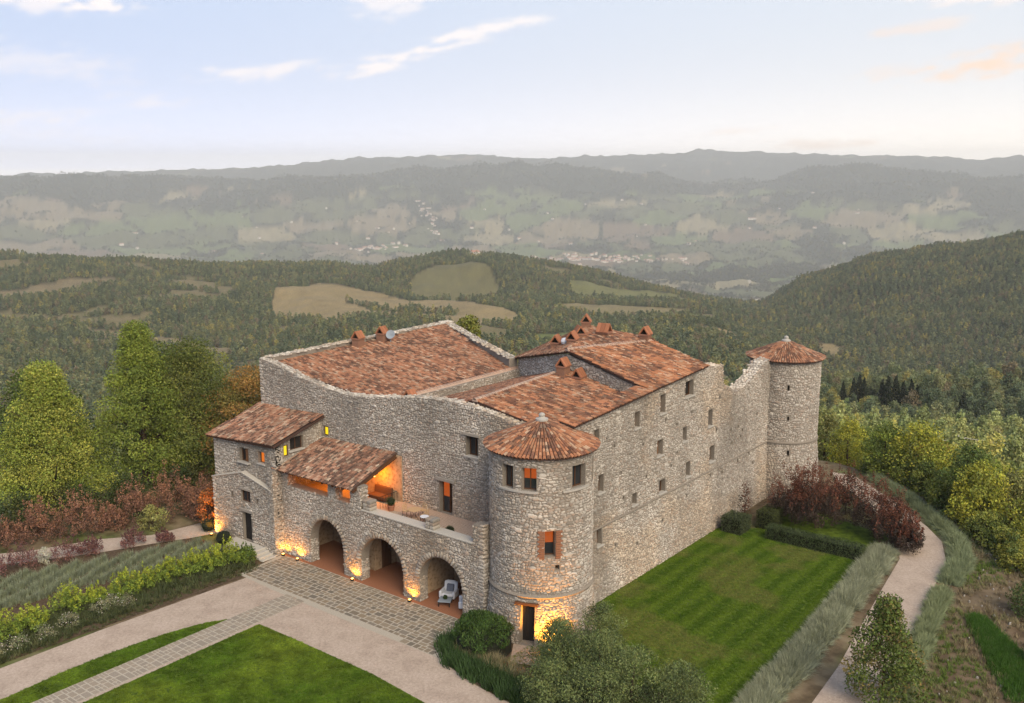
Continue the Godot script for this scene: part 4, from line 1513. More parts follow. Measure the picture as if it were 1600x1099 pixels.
func make_grounds() -> void:
	for k in flag_colors.size():
		flag_mats.push_back(mat("paver_%d" % k, flag_colors[k].linear_to_srgb(), 0.9, T.grain, 1.3))
		path_mats.push_back(mat("path_paver_%d" % k, (flag_colors[k].lerp(Color(0.42, 0.35, 0.27), 0.55)).linear_to_srgb(), 0.9, T.grain, 1.3))
	# gravel drive, one sheet under lawns' edges; then paving, then lawns
	var drive := [Vector2(-18.0, -60), Vector2(-17.6, -16), Vector2(-17.2, -8), Vector2(-17.0, -4.6), Vector2(3.6, -4.6), Vector2(3.0, -5.4), Vector2(6.5, -6.3), Vector2(9.2, -6.6), Vector2(14.0, -8.0), Vector2(22, -12), Vector2(22, -60)]
	sheet("gravel_drive", drive, 0.004, M.gravel)
	var plaza := sheet("plaza", [Vector2(-17.9, -4.9), Vector2(-12.4, -5.15), Vector2(3.1, -5.25), Vector2(1.8, -3.4), Vector2(1.2, -1.2), Vector2(1.95, -0.32), Vector2(-18.5, -0.32)], 0.010, M.joint)
	paving(plaza, [[Vector2(-17.9, -4.95), Vector2(3.1, -5.2), Vector2(1.8, -3.4), Vector2(1.2, -1.2), Vector2(1.9, -0.36), Vector2(-18.4, -0.36)]], "flagstone", false)
	var path := sheet("stone_path", [Vector2(-12.35, -5.2), Vector2(-12.15, -30), Vector2(-10.05, -30), Vector2(-10.35, -5.3)], 0.014, M.joint)
	paving(path, [[Vector2(-12.38, -5.25), Vector2(-12.2, -27), Vector2(-10.0, -27), Vector2(-10.3, -5.3)]], "flagstone", true)
	var tuft := blade_tuft(14, 0.075, 0.09, 0.011)
	var front := [Vector2(-10.05, -9.15), Vector2(-8, -9.12), Vector2(-5.9, -9.1), Vector2(0.8, -9.15), Vector2(5.5, -9.6), Vector2(9, -10.6), Vector2(12, -12.5), Vector2(14, -16), Vector2(14, -40), Vector2(-9.75, -40), Vector2(-9.9, -22)]
	var a := sheet("front_lawn", front, 0.018, M.lawn)
	var seen := [Vector2(-10.0, -9.2), Vector2(-5.9, -9.15), Vector2(0.8, -9.2), Vector2(5.5, -9.7), Vector2(9, -10.8), Vector2(9, -19), Vector2(-9.8, -29)]
	grow_grass(a, seen, 0.018, 105.0, tuft, lawn_tint)
	var strip := [Vector2(-12.3, -10.0), Vector2(-12.8, -10.9), Vector2(-13.3, -12.0), Vector2(-13.8, -14.2), Vector2(-14.15, -17.4), Vector2(-14.2, -20.5), Vector2(-13.9, -24.5), Vector2(-13.6, -30), Vector2(-12.2, -30)]
	var b := sheet("lawn_strip", strip, 0.020, M.lawn)
	grow_grass(b, strip, 0.02, 105.0, tuft, lawn_tint)
	var right := [Vector2(5.8, -4), Vector2(5.9, 26.2), Vector2(9, 28.5), Vector2(9.5, 36), Vector2(18.2, 33), Vector2(18.3, 26), Vector2(18.8, 19), Vector2(19.5, 11.2), Vector2(19.7, 6), Vector2(20.1, -4)]
	var c := sheet("right_lawn", right, 0.006, M.lawn)
	grow_grass(c, [Vector2(6.0, -3), Vector2(6.1, 26.0), Vector2(12, 30), Vector2(18.2, 30), Vector2(18.8, 19), Vector2(19.5, 11.2), Vector2(19.9, -3)], 0.006, 95.0, tuft, right_lawn_tint)
	var track := [Vector2(23.4, -12), Vector2(22.9, 4.2), Vector2(22.6, 9), Vector2(21.9, 14.8), Vector2(21.0, 22.5), Vector2(20.3, 28.8), Vector2(18.4, 33.6), Vector2(14.5, 39.5), Vector2(9.2, 45.4), Vector2(8.0, 47.6), Vector2(10.0, 47.9), Vector2(15.9, 42.3), Vector2(20.0, 37.4), Vector2(21.9, 34.6), Vector2(23.4, 30.2), Vector2(23.8, 26.0), Vector2(24.3, 21.6), Vector2(24.8, 16.8), Vector2(25.6, 9), Vector2(26.2, 4), Vector2(27, -12)]
	sheet("garden_path", track, 0.012, M.gravel)
	var rear := [Vector2(-26.4, -0.2), Vector2(-27.2, -2.6), Vector2(-28.6, -5.4), Vector2(-30.4, -9.4), Vector2(-33.2, -14.0), Vector2(-40, -24), Vector2(-42, -22), Vector2(-34.9, -12.2), Vector2(-33.0, -7.6), Vector2(-30.4, -4.4), Vector2(-29, 3), Vector2(-26.6, 3)]
	sheet("rear_drive", rear, 0.012, M.gravel)
	var bed := [Vector2(-17.2, -3.6), Vector2(-17.4, -8.3), Vector2(-17.9, -16), Vector2(-18.2, -22), Vector2(-18.4, -34), Vector2(-36, -34), Vector2(-33.4, -14.2), Vector2(-30.6, -9.6), Vector2(-28.8, -5.6), Vector2(-27.4, -2.8), Vector2(-26.5, -2.3), Vector2(-19.0, -2.4)]
	sheet("planting_bed", bed, 0.008, M.soil)
	sheet("tower_bed", [Vector2(1.3, -1.0), Vector2(1.9, -3.3), Vector2(3.1, -5.3), Vector2(6.5, -6.2), Vector2(9.2, -6.5), Vector2(14, -7.9), Vector2(20.5, -11), Vector2(20.2, -4), Vector2(20.0, 0.0), Vector2(9, -0.8), Vector2(6.6, 0.0), Vector2(4, -1.0)], 0.016, M.soil)
	sheet("tower_step_path", [Vector2(5.0, -0.7), Vector2(6.7, -0.2), Vector2(8.2, -2.2), Vector2(6.4, -2.9)], 0.022, M.gravel)


# ---------------------------------------------------------------- furniture and lamps

func uplight(at: Vector3, towards: Vector3, label: String, energy: float) -> void:
	var t := thing("uplight", label, "ground spotlight", at, 0.0, "ground spotlights at the foot of the walls")
	var b := MB.new()
	b.lathe(Vector3.ZERO, [Vector2(0.14, 0.0), Vector2(0.14, 0.1), Vector2(0.11, 0.16), Vector2(0.1, 0.16)], 12)
	part(t, "housing", b.commit(M.iron))
	var l := MB.new()
	l.lathe(Vector3.ZERO, [Vector2(0.105, 0.15), Vector2(0.09, 0.175), Vector2(0.005, 0.185)], 12)
	part(t, "lens", l.commit(M.lamp_lens))
	var s := SpotLight3D.new()
	s.name = "uplight_beam"
	s.light_color = Color(1.0, 0.64, 0.19)
	s.light_energy = energy
	s.spot_range = 14.0
	s.spot_attenuation = 2.0
	s.spot_angle = 68.0
	s.spot_angle_attenuation = 0.6
	s.light_size = 0.06
	s.shadow_enabled = true
	t.add_child(s)
	s.position = Vector3(0, 0.22, 0)
	s.look_at_from_position(at + Vector3(0, 0.22, 0), at + Vector3(0, 2.2, 0) + towards.normalized() * 0.9, towards.normalized())


func armchair(label: String, at: Vector3, turn: float) -> void:
	var t := thing("armchair", label, "armchair", at, turn, "white armchairs under the third arch")
	var b := MB.new()
	b.soft_box(Vector3(0, 0.28, 0), Vector3(0.42, 0, 0), Vector3(0, 0.16, 0), Vector3(0, 0, 0.42), 0.06)
	part(t, "seat", b.commit(M.fabric_white))
	b = MB.new()
	b.soft_box(Vector3(0, 0.62, -0.42), Vector3(0.5, 0, 0), Vector3(0, 0.45, -0.1), Vector3(0, 0.02, 0.11), 0.07)
	b.soft_box(Vector3(0, 1.03, -0.5), Vector3(0.36, 0, 0), Vector3(0, 0.1, -0.02), Vector3(0, 0.02, 0.1), 0.07)
	part(t, "backrest", b.commit(M.fabric_white))
	for s in [-1.0, 1.0]:
		b = MB.new()
		b.soft_box(Vector3(0.5 * s, 0.36, 0.0), Vector3(0.1, 0, 0), Vector3(0, 0.26, 0), Vector3(0, 0, 0.46), 0.06)
		part(t, "armrest", b.commit(M.fabric_white))
		for z in [-0.4, 0.4]:
			b = MB.new()
			b.obox(Vector3(0.5 * s, 0.06, z), Vector3(0.03, 0, 0), Vector3(0, 0.06, 0), Vector3(0, 0, 0.03))
			part(t, "leg", b.commit(M.wood))
	b = MB.new()
	b.soft_box(Vector3(0.02, 0.68, -0.24), Vector3(0.27, 0, 0), Vector3(0, 0.25, -0.09), Vector3(0, 0.03, 0.07), 0.05)
	part(t, "cushion", b.commit(M.fabric_grey))


func bistro_chair(label: String, at: Vector3, turn: float) -> void:
	var t := thing("garden_chair", label, "chair", at, turn, "iron chairs on the terrace")
	var b := MB.new()
	b.soft_box(Vector3(0, 0.45, 0), Vector3(0.22, 0, 0), Vector3(0, 0.02, 0), Vector3(0, 0, 0.22), 0.01)
	part(t, "seat", b.commit(M.pale_wood))
	for x in [-0.2, 0.2]:
		for z in [-0.2, 0.2]:
			b = MB.new()
			b.tube([Vector3(x * 1.1, 0, z * 1.1), Vector3(x, 0.45, z)], [0.016, 0.016], 6)
			part(t, "leg", b.commit(M.iron))
	b = MB.new()
	b.tube([Vector3(-0.2, 0.45, -0.2), Vector3(-0.21, 0.92, -0.26), Vector3(0.21, 0.92, -0.26), Vector3(0.2, 0.45, -0.2)], [0.015, 0.015, 0.015, 0.015], 6)
	for k in 3:
		b.obox(Vector3(0, 0.58 + k * 0.12, -0.23 - k * 0.012), Vector3(0.19, 0, 0), Vector3(0, 0.03, 0), Vector3(0, 0, 0.01))
	part(t, "backrest", b.commit(M.pale_wood))


func round_table(called: String, label: String, at: Vector3, r: float, h: float, top: Material) -> void:
	var t := thing(called, label, "table", at)
	var b := MB.new()
	b.lathe(Vector3.ZERO, [Vector2(0.01, h - 0.03), Vector2(r, h - 0.03), Vector2(r, h), Vector2(0.01, h + 0.001)], 20)
	part(t, "tabletop", b.commit(top))
	for k in 3:
		var a := TAU * k / 3.0
		b = MB.new()
		b.tube([Vector3(cos(a) * r * 0.75, 0, sin(a) * r * 0.75), Vector3(cos(a) * 0.05, h * 0.5, sin(a) * 0.05), Vector3(cos(a) * r * 0.6, h - 0.03, sin(a) * r * 0.6)], [0.015, 0.015, 0.015], 6)
		part(t, "leg", b.commit(M.iron))


func potted_ball(called: String, label: String, at: Vector3, r: float, pot: bool) -> void:
	var t := thing(called, label, "plant", at)
	var y := r * 0.9
	if pot:
		var b := MB.new()
		b.lathe(Vector3.ZERO, [Vector2(0.16, 0.0), Vector2(0.2, 0.02), Vector2(0.27, 0.36), Vector2(0.3, 0.37), Vector2(0.3, 0.45), Vector2(0.25, 0.45), Vector2(0.24, 0.38), Vector2(0.01, 0.38)], 16)
		part(t, "pot", b.commit(M.pot))
		y = 0.42 + r * 0.9
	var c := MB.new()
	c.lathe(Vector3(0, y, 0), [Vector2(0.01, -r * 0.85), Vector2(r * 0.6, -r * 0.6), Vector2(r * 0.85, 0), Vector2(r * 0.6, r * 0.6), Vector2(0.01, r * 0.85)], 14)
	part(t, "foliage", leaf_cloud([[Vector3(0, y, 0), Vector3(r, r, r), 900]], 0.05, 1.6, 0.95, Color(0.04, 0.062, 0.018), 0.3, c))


func make_furniture() -> void:
	mat("pale_wood", lin(0.42, 0.28, 0.15), 0.7)
	uplight(p3(-16.55, 0.03, -0.45), Vector3(0, 0, -1), "glowing ground spotlight between the left buttress and the first arch", 2.4)
	uplight(p3(-10.35, 0.03, -0.45), Vector3(0, 0, -1), "glowing ground spotlight on the pier between the first and second arches", 2.4)
	uplight(p3(-4.5, 0.03, -0.45), Vector3(0, 0, -1), "glowing ground spotlight on the pier between the second and third arches", 2.4)
	uplight(p3(-26.35, 0.03, -1.35), Vector3(0, 0, -1), "glowing ground spotlight at the far left corner of the annex", 9.0)
	uplight(p3(7.6, 0.03, -0.38), Vector3(-0.5, 0, -0.8), "glowing ground spotlight right of the round tower's door", 30.0)
	uplight(p3(-18.2, 0.03, -0.5), Vector3(0, 0, -1), "small glowing ground spotlight at the foot of the left buttress", 1.8)
	armchair("white armchair with a dark grey cushion under the third arch", p3(-2.75, 0.02, 1.75), 0.35)
	armchair("white armchair half hidden by the right side of the third arch", p3(-0.85, 0.02, 1.35), -0.9)
	var t := thing("coffee_table", "square grey coffee table with a small plant in front of the armchair", "table", p3(-2.2, 0.02, 0.75), 0.5)
	var b := MB.new()
	b.soft_box(Vector3(0, 0.38, 0), Vector3(0.45, 0, 0), Vector3(0, 0.03, 0), Vector3(0, 0, 0.45), 0.01)
	part(t, "tabletop", b.commit(M.slate))
	for x in [-0.38, 0.38]:
		for z in [-0.38, 0.38]:
			b = MB.new()
			b.obox(Vector3(x, 0.175, z), Vector3(0.03, 0, 0), Vector3(0, 0.175, 0), Vector3(0, 0, 0.03))
			part(t, "leg", b.commit(M.iron))
	potted_ball("table_plant", "small dark plant standing on the square coffee table", p3(-2.2, 0.43, 0.75), 0.16, false)
	round_table("garden_table", "round wooden garden table on the terrace beside the lit doorway", p3(-6.3, 5.0, 2.1), 0.5, 0.74, M.pale_wood)
	round_table("side_table", "small round white metal table by the terrace parapet", p3(-5.0, 5.0, 1.75), 0.32, 0.6, M.white_metal)
	bistro_chair("iron chair left of the wooden terrace table", p3(-7.1, 5.0, 2.1), PI / 2)
	bistro_chair("iron chair on the wall side of the wooden terrace table", p3(-6.3, 5.0, 2.95), 0.0)
	bistro_chair("iron chair between the wooden table and the white table", p3(-5.5, 5.0, 2.3), -PI / 2)
	potted_ball("potted_shrub", "clipped shrub in a terracotta pot on the terrace beside the loggia", p3(-8.9, 5.0, 2.3), 0.34, true)
	potted_ball("low_shrub", "low round green shrub on the terrace right of the parapet pedestal", p3(-2.2, 5.0, 1.3), 0.36, false)
	potted_ball("low_shrub", "small dark shrub at the loggia end of the parapet", p3(-9.9, 5.0, 1.3), 0.3, false)
	potted_ball("topiary_ball", "clipped dark green ball by the annex landing", p3(-23.6, 0.0, -2.1), 0.75, false)
	potted_ball("topiary_ball", "clipped dark green ball at the annex's left corner near the spotlight", p3(-27.5, 0.0, -0.9), 0.62, false)
	# loggia: lantern, sofa
	for d in [[-11.6, "glass lantern hanging in the right bay of the loggia", 2.8], [-15.6, "glass lantern hanging in the wide left bay of the loggia", 2.6]]:
		var l := thing("hanging_lantern", d[1], "lantern", p3(d[0], 7.0, 3.2), 0.0, "lanterns in the loggia")
		b = MB.new()
		b.lathe(Vector3.ZERO, [Vector2(0.02, -0.14), Vector2(0.1, -0.12), Vector2(0.12, 0.08), Vector2(0.02, 0.12)], 12)
		part(l, "bulb", b.commit(M.lamp_lens))
		b = MB.new()
		b.tube([Vector3(0, 0.12, 0), Vector3(0, 1.0, 0)], [0.012, 0.012], 5)
		b.lathe(Vector3.ZERO, [Vector2(0.13, 0.09), Vector2(0.05, 0.17), Vector2(0.012, 0.18)], 10)
		part(l, "hanger", b.commit(M.iron))
		var o := OmniLight3D.new()
		o.name = "lantern_light"
		o.light_color = Color(1.0, 0.56, 0.10)
		o.light_energy = d[2]
		o.omni_range = 12.0
		o.omni_attenuation = 2.0
		o.light_size = 0.08
		o.shadow_enabled = true
		l.add_child(o)
	t = thing("sofa", "dark sofa against the glowing loggia wall", "sofa", p3(-11.3, 5.0, 3.6))
	b = MB.new()
	b.soft_box(Vector3(0, 0.3, 0.1), Vector3(0.95, 0, 0), Vector3(0, 0.15, 0), Vector3(0, 0, 0.4), 0.05)
	part(t, "seat", b.commit(M.wood))
	b = MB.new()
	b.soft_box(Vector3(0, 0.6, -0.32), Vector3(0.95, 0, 0), Vector3(0, 0.4, -0.05), Vector3(0, 0, 0.1), 0.05)
	part(t, "backrest", b.commit(M.wood))
	t = thing("railing", "thin iron railing at the open end of the loggia", "railing", p3(-9.75, 5.0, 2.0))
	for k in 7:
		b = MB.new()
		b.tube([Vector3(0, 0, -0.3 * k), Vector3(0, 0.95, -0.3 * k)], [0.014, 0.014], 5)
		part(t, "baluster", b.commit(M.iron))
	b = MB.new()
	b.tube([Vector3(0, 0.95, 0.0), Vector3(0, 0.95, -1.8)], [0.02, 0.02], 5)
	part(t, "handrail", b.commit(M.iron))
	# utility pole on the wooded slope
	var q := from_az(25.1, 200.0)
	var y := land_height(q.x, q.y)
	t = thing("utility_pole", "pale utility pole with a crossarm above the woodland on the right", "utility pole", p3(q.x, y, q.y), 0.6)
	b = MB.new()
	b.tube([Vector3.ZERO, Vector3(0, 10.5, 0)], [0.16, 0.11], 8)
	part(t, "mast", b.commit(M.pole))
	b = MB.new()
	b.obox(Vector3(0, 9.9, 0), Vector3(1.3, 0, 0), Vector3(0, 0.07, 0), Vector3(0, 0, 0.07))
	part(t, "crossarm", b.commit(M.pole))
	for e in [-1.0, 1.0]:
		b = MB.new()
		var pts := []
		var radii := []
		for k in 9:
			var f := k / 8.0
			pts.push_back(Vector3(e * 1.2 + f * 13.0 * e, 10.0 - 3.6 * f + 0.8 * f * f, -f * 6.0 * e))
			radii.push_back(0.05)
		b.tube(pts, radii, 4)
		part(t, "cable", b.commit(M.pole))


# ---------------------------------------------------------------- plants

func leaf_cloud(blobs: Array, size: float, aspect: float, shell: float, color: Color, vary: float, core: MB = null, upward := 0.0) -> ArrayMesh:
	# blobs: [middle, radii, leaves, (colour)]; each leaf is a small diamond turned its own way
	var v := PackedVector3Array()
	var n := PackedVector3Array()
	var c := PackedColorArray()
	var ix := PackedInt32Array()
	for blob in blobs:
		var mid: Vector3 = blob[0]
		var rad: Vector3 = blob[1]
		var own: Color = blob[3] if blob.size() > 3 else color
		var tone := 1.0 + rr(-vary, vary) * 0.6
		for i in blob[2]:
			var y := rr(-1.0, 1.0)
			var a := rng.randf() * TAU
			var h := sqrt(1.0 - y * y)
			var d := Vector3(cos(a) * h, y, sin(a) * h)
			var p := mid + d * rad * lerpf(pow(rng.randf(), 0.4), 1.0, shell * rng.randf())
			var ax := Vector3(rr(-1, 1), rr(-1, 1) + upward, rr(-1, 1)).normalized()
			var face := (d * 0.7 + Vector3(rr(-1, 1), rr(-0.4, 1.2), rr(-1, 1))).normalized()
			var s := face.cross(ax)
			if s.length_squared() < 1e-4:
				continue
			s = s.normalized()
			var l := size * rr(0.6, 1.3)
			var w := l / aspect
			var k := v.size()
			v.push_back(p - ax * l * 0.5)
			v.push_back(p + s * w * 0.5)
			v.push_back(p + ax * l * 0.5)
			v.push_back(p - s * w * 0.5)
			var nn := ax.cross(s)
			var t := tone * (1.0 + rr(-vary, vary))
			var q := Color(own.r * t * rr(0.9, 1.15), own.g * t, own.b * t * rr(0.8, 1.2))
			for j in 4:
				n.push_back(nn)
				c.push_back(q)
			# clockwise seen from nn
			if (v[k + 2] - v[k]).cross(v[k + 1] - v[k]).dot(nn) > 0.0:
				ix.append_array(PackedInt32Array([k, k + 1, k + 2, k, k + 2, k + 3]))
			else:
				ix.append_array(PackedInt32Array([k, k + 2, k + 1, k, k + 3, k + 2]))
	var arr := []
	arr.resize(Mesh.ARRAY_MAX)
	arr[Mesh.ARRAY_VERTEX] = v
	arr[Mesh.ARRAY_NORMAL] = n
	arr[Mesh.ARRAY_COLOR] = c
	arr[Mesh.ARRAY_INDEX] = ix
	var m := ArrayMesh.new()
	m.add_surface_from_arrays(Mesh.PRIMITIVE_TRIANGLES, arr)
	m.surface_set_material(0, M.leaf)
	if core:
		core.commit(M.core, m)
	return m


func crown_blobs(h: float, r: float, base: float, count: int, leaves: int, shape: String, color: Color, other: Color, share := 0.25) -> Array:
	var out := []
	if shape == "spires":   # many upright plumes of uneven height over a dark leafy base
		for i in count:
			var a := i * 2.4 + rr(-0.4, 0.4)
			var q := sqrt((i + 0.5) / count)
			var tall := h * rr(0.72, 1.05) * (1.0 - 0.45 * q * q)
			var low := base + tall * rr(0.15, 0.4)
			var lean := Vector3(cos(a), 0, sin(a)) * r * q
			out.push_back([lean * 1.08 + Vector3.UP * (tall * 0.72 + low * 0.28), Vector3(r * rr(0.07, 0.13), (tall - low) * 0.5, r * rr(0.07, 0.13)), int(leaves * 0.62 / count), color if rng.randf() > share else color.lerp(other, 0.5)])
			out.push_back([lean * 0.85 + Vector3.UP * (base + tall * 0.36), Vector3(r * 0.3, tall * 0.28, r * 0.3), int(leaves * 0.38 / count), other])
		return out
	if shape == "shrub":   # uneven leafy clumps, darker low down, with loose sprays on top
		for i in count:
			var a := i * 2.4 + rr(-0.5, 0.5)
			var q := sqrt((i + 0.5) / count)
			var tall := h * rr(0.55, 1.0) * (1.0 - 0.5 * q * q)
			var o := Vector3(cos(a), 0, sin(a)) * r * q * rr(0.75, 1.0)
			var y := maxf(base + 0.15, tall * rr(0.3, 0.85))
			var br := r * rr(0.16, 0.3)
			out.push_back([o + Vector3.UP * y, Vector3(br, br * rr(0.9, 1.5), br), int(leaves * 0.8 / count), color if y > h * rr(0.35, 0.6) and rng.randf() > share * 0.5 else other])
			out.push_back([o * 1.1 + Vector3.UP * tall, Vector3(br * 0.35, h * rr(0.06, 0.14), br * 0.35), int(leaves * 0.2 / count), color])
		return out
	for i in count:
		var t := (i + rng.randf()) / count
		var e: float
		match shape:
			"cone":
				e = pow(1.0 - t, 0.7) * lerpf(0.75, 1.0, minf(t * 5.0, 1.0))
			"round":
				e = sqrt(maxf(0.0, 1.0 - pow(2.0 * t - 0.85, 2.0) / 1.35))
			"plume":
				e = lerpf(0.35, 1.0, t) * (1.0 - pow(t, 6.0))
			_:
				e = 1.0
		var a := i * 2.4 + rr(-0.5, 0.5)
		var br := r * (rr(0.24, 0.40) if count < 70 else rr(0.15, 0.30))
		var rad := maxf(0.0, r * e - br * 0.7) * pow(rng.randf(), 0.35)
		var squash := rr(0.6, 0.9) if shape != "plume" else rr(1.2, 1.9)
		out.push_back([Vector3(cos(a) * rad, base + t * (h - base - br * 0.5), sin(a) * rad), Vector3(br, br * squash, br), leaves / count, (other if rng.randf() < share else color)])
	return out


func limbs(h: float, r: float, base: float, thick: float, count: int, mb: MB = null) -> MB:
	var b := mb if mb else MB.new()
	var top := Vector3(rr(-0.2, 0.2), h * 0.85, rr(-0.2, 0.2))
	b.tube([Vector3(0, -0.4, 0), Vector3(rr(-0.08, 0.08), h * 0.3, rr(-0.08, 0.08)), top], [thick, thick * 0.7, thick * 0.12], 8, false)
	for i in count:
		var t := (i + 0.5) / count
		var a := i * 2.4 + rr(-0.4, 0.4)
		var y := lerpf(base * 0.7, h * 0.75, t)
		var reach := r * rr(0.55, 0.9) * (1.0 - t * 0.55)
		var d := Vector3(cos(a), 0, sin(a))
		b.tube([Vector3(0, y, 0), d * reach * 0.5 + Vector3.UP * (y + reach * 0.35), d * reach + Vector3.UP * (y + reach * 0.75)], [thick * 0.4 * (1.1 - t), thick * 0.25 * (1.1 - t), thick * 0.06], 5, false)
	return b


func tree(called: String, label: String, category: String, at: Vector3, h: float, r: float, base: float, blobs: int, leaves: int, size: float, aspect: float, shape: String, color: Color, other: Color, group := "", share := 0.25, thick := 0.0, vary := 0.32) -> Node3D:
	var t := thing(called, label, category, at, 0.0, group)
	var th := thick if thick > 0.0 else h * 0.02 + 0.04
	part(t, "trunk", limbs(h, r, base, th, 9).commit(M.bark))
	part(t, "crown", leaf_cloud(crown_blobs(h, r, base, blobs, leaves, shape, color * 1.5, other * 1.5, share), size, aspect, 0.5, color, vary))
	return t


func along_line(line: Array, step: float) -> Array:   # [point, direction] every step metres
	var out := []
	for i in line.size() - 1:
		var a: Vector2 = line[i]
		var b: Vector2 = line[i + 1]
		var n := maxi(1, int(a.distance_to(b) / step))
		for k in n:
			out.push_back([a.lerp(b, float(k) / n), (b - a).normalized()])
	return out


func lavender_row(called: String, label: String, line: Array, width: float, tall: float, tuft: ArrayMesh, color: Color, group: String) -> void:
	var t := thing(called, label, "hedge", Vector3.ZERO, 0.0, group)
	var where := []
	var tint := PackedColorArray()
	for q in along_line(line, 0.13):
		var side := Vector2(-q[1].y, q[1].x)
		var bulge := relief.get_noise_2d(q[0].x * 60.0, q[0].y * 60.0)
		for k in int(width / 0.16):
			var e := rr(-0.5, 0.5)
			var p: Vector2 = q[0] + side * width * (e + bulge * 0.12)
			var s := (1.0 - pow(absf(e) * 2.0, 3.0) * 0.35) * rr(0.75, 1.12) * tall * (1.0 + bulge * 0.25)
			where.push_back(Transform3D(Basis(Vector3(side.x * e, 1, -side.y * e).normalized(), rr(0, TAU)) * Basis(Vector3(q[1].x, 0, -q[1].y), e * 0.9).scaled(Vector3(s, s, s)), p3(p.x, minf(0.0, land_height(p.x, p.y) + 0.02), p.y)))
			var c := color * rr(0.75, 1.2)
			tint.push_back(c.lerp(Color(0.10, 0.12, 0.04), 0.5 if rng.randf() < 0.15 else 0.0))
	scatter(t, "foliage", tuft, where, tint)


func box_hedge(called: String, label: String, lo: Vector3, hi: Vector3, color: Color, group := "") -> void:
	var t := thing(called, label, "hedge", Vector3.ZERO, 0.0, group)
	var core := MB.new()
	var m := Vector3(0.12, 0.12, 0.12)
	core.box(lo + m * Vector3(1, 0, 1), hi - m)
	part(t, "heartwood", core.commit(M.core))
	var leaves := []
	var v := MB.new()
	var size := hi - lo
	var n := int((size.x * size.y * 2.0 + size.z * size.y * 2.0 + size.x * size.z) * 260.0)
	for i in n:
		var p := Vector3(rr(lo.x, hi.x), rr(lo.y, hi.y), rr(lo.z, hi.z))
		var f := rng.randf() * (size.x * size.y * 2.0 + size.z * size.y * 2.0 + size.x * size.z)
		var d := Vector3.UP
		if f < size.x * size.z:
			p.y = hi.y
		elif f < size.x * size.z + size.x * size.y * 2.0:
			d = Vector3(0, 0, 1 if rng.randf() < 0.5 else -1)
			p.z = hi.z if d.z > 0 else lo.z
		else:
			d = Vector3(1 if rng.randf() < 0.5 else -1, 0, 0)
			p.x = hi.x if d.x > 0 else lo.x
		p += d * (rr(-0.1, 0.05) + relief.get_noise_3d(p.x * 60.0, p.y * 60.0, p.z * 60.0) * 0.12)
		var k := rr(0.7, 1.3)
		v.col = Color(color.r * k, color.g * k, color.b * k)
		var a := Vector3(rr(-1, 1), rr(-1, 1), rr(-1, 1)).normalized() * 0.07
		var s := d.cross(a) + Vector3(rr(-0.03, 0.03), rr(-0.03, 0.03), rr(-0.03, 0.03))
		v.tri(p - a + s * 0.5, p - a - s * 0.5, p + a, d)
	part(t, "foliage", v.commit(M.leaf))


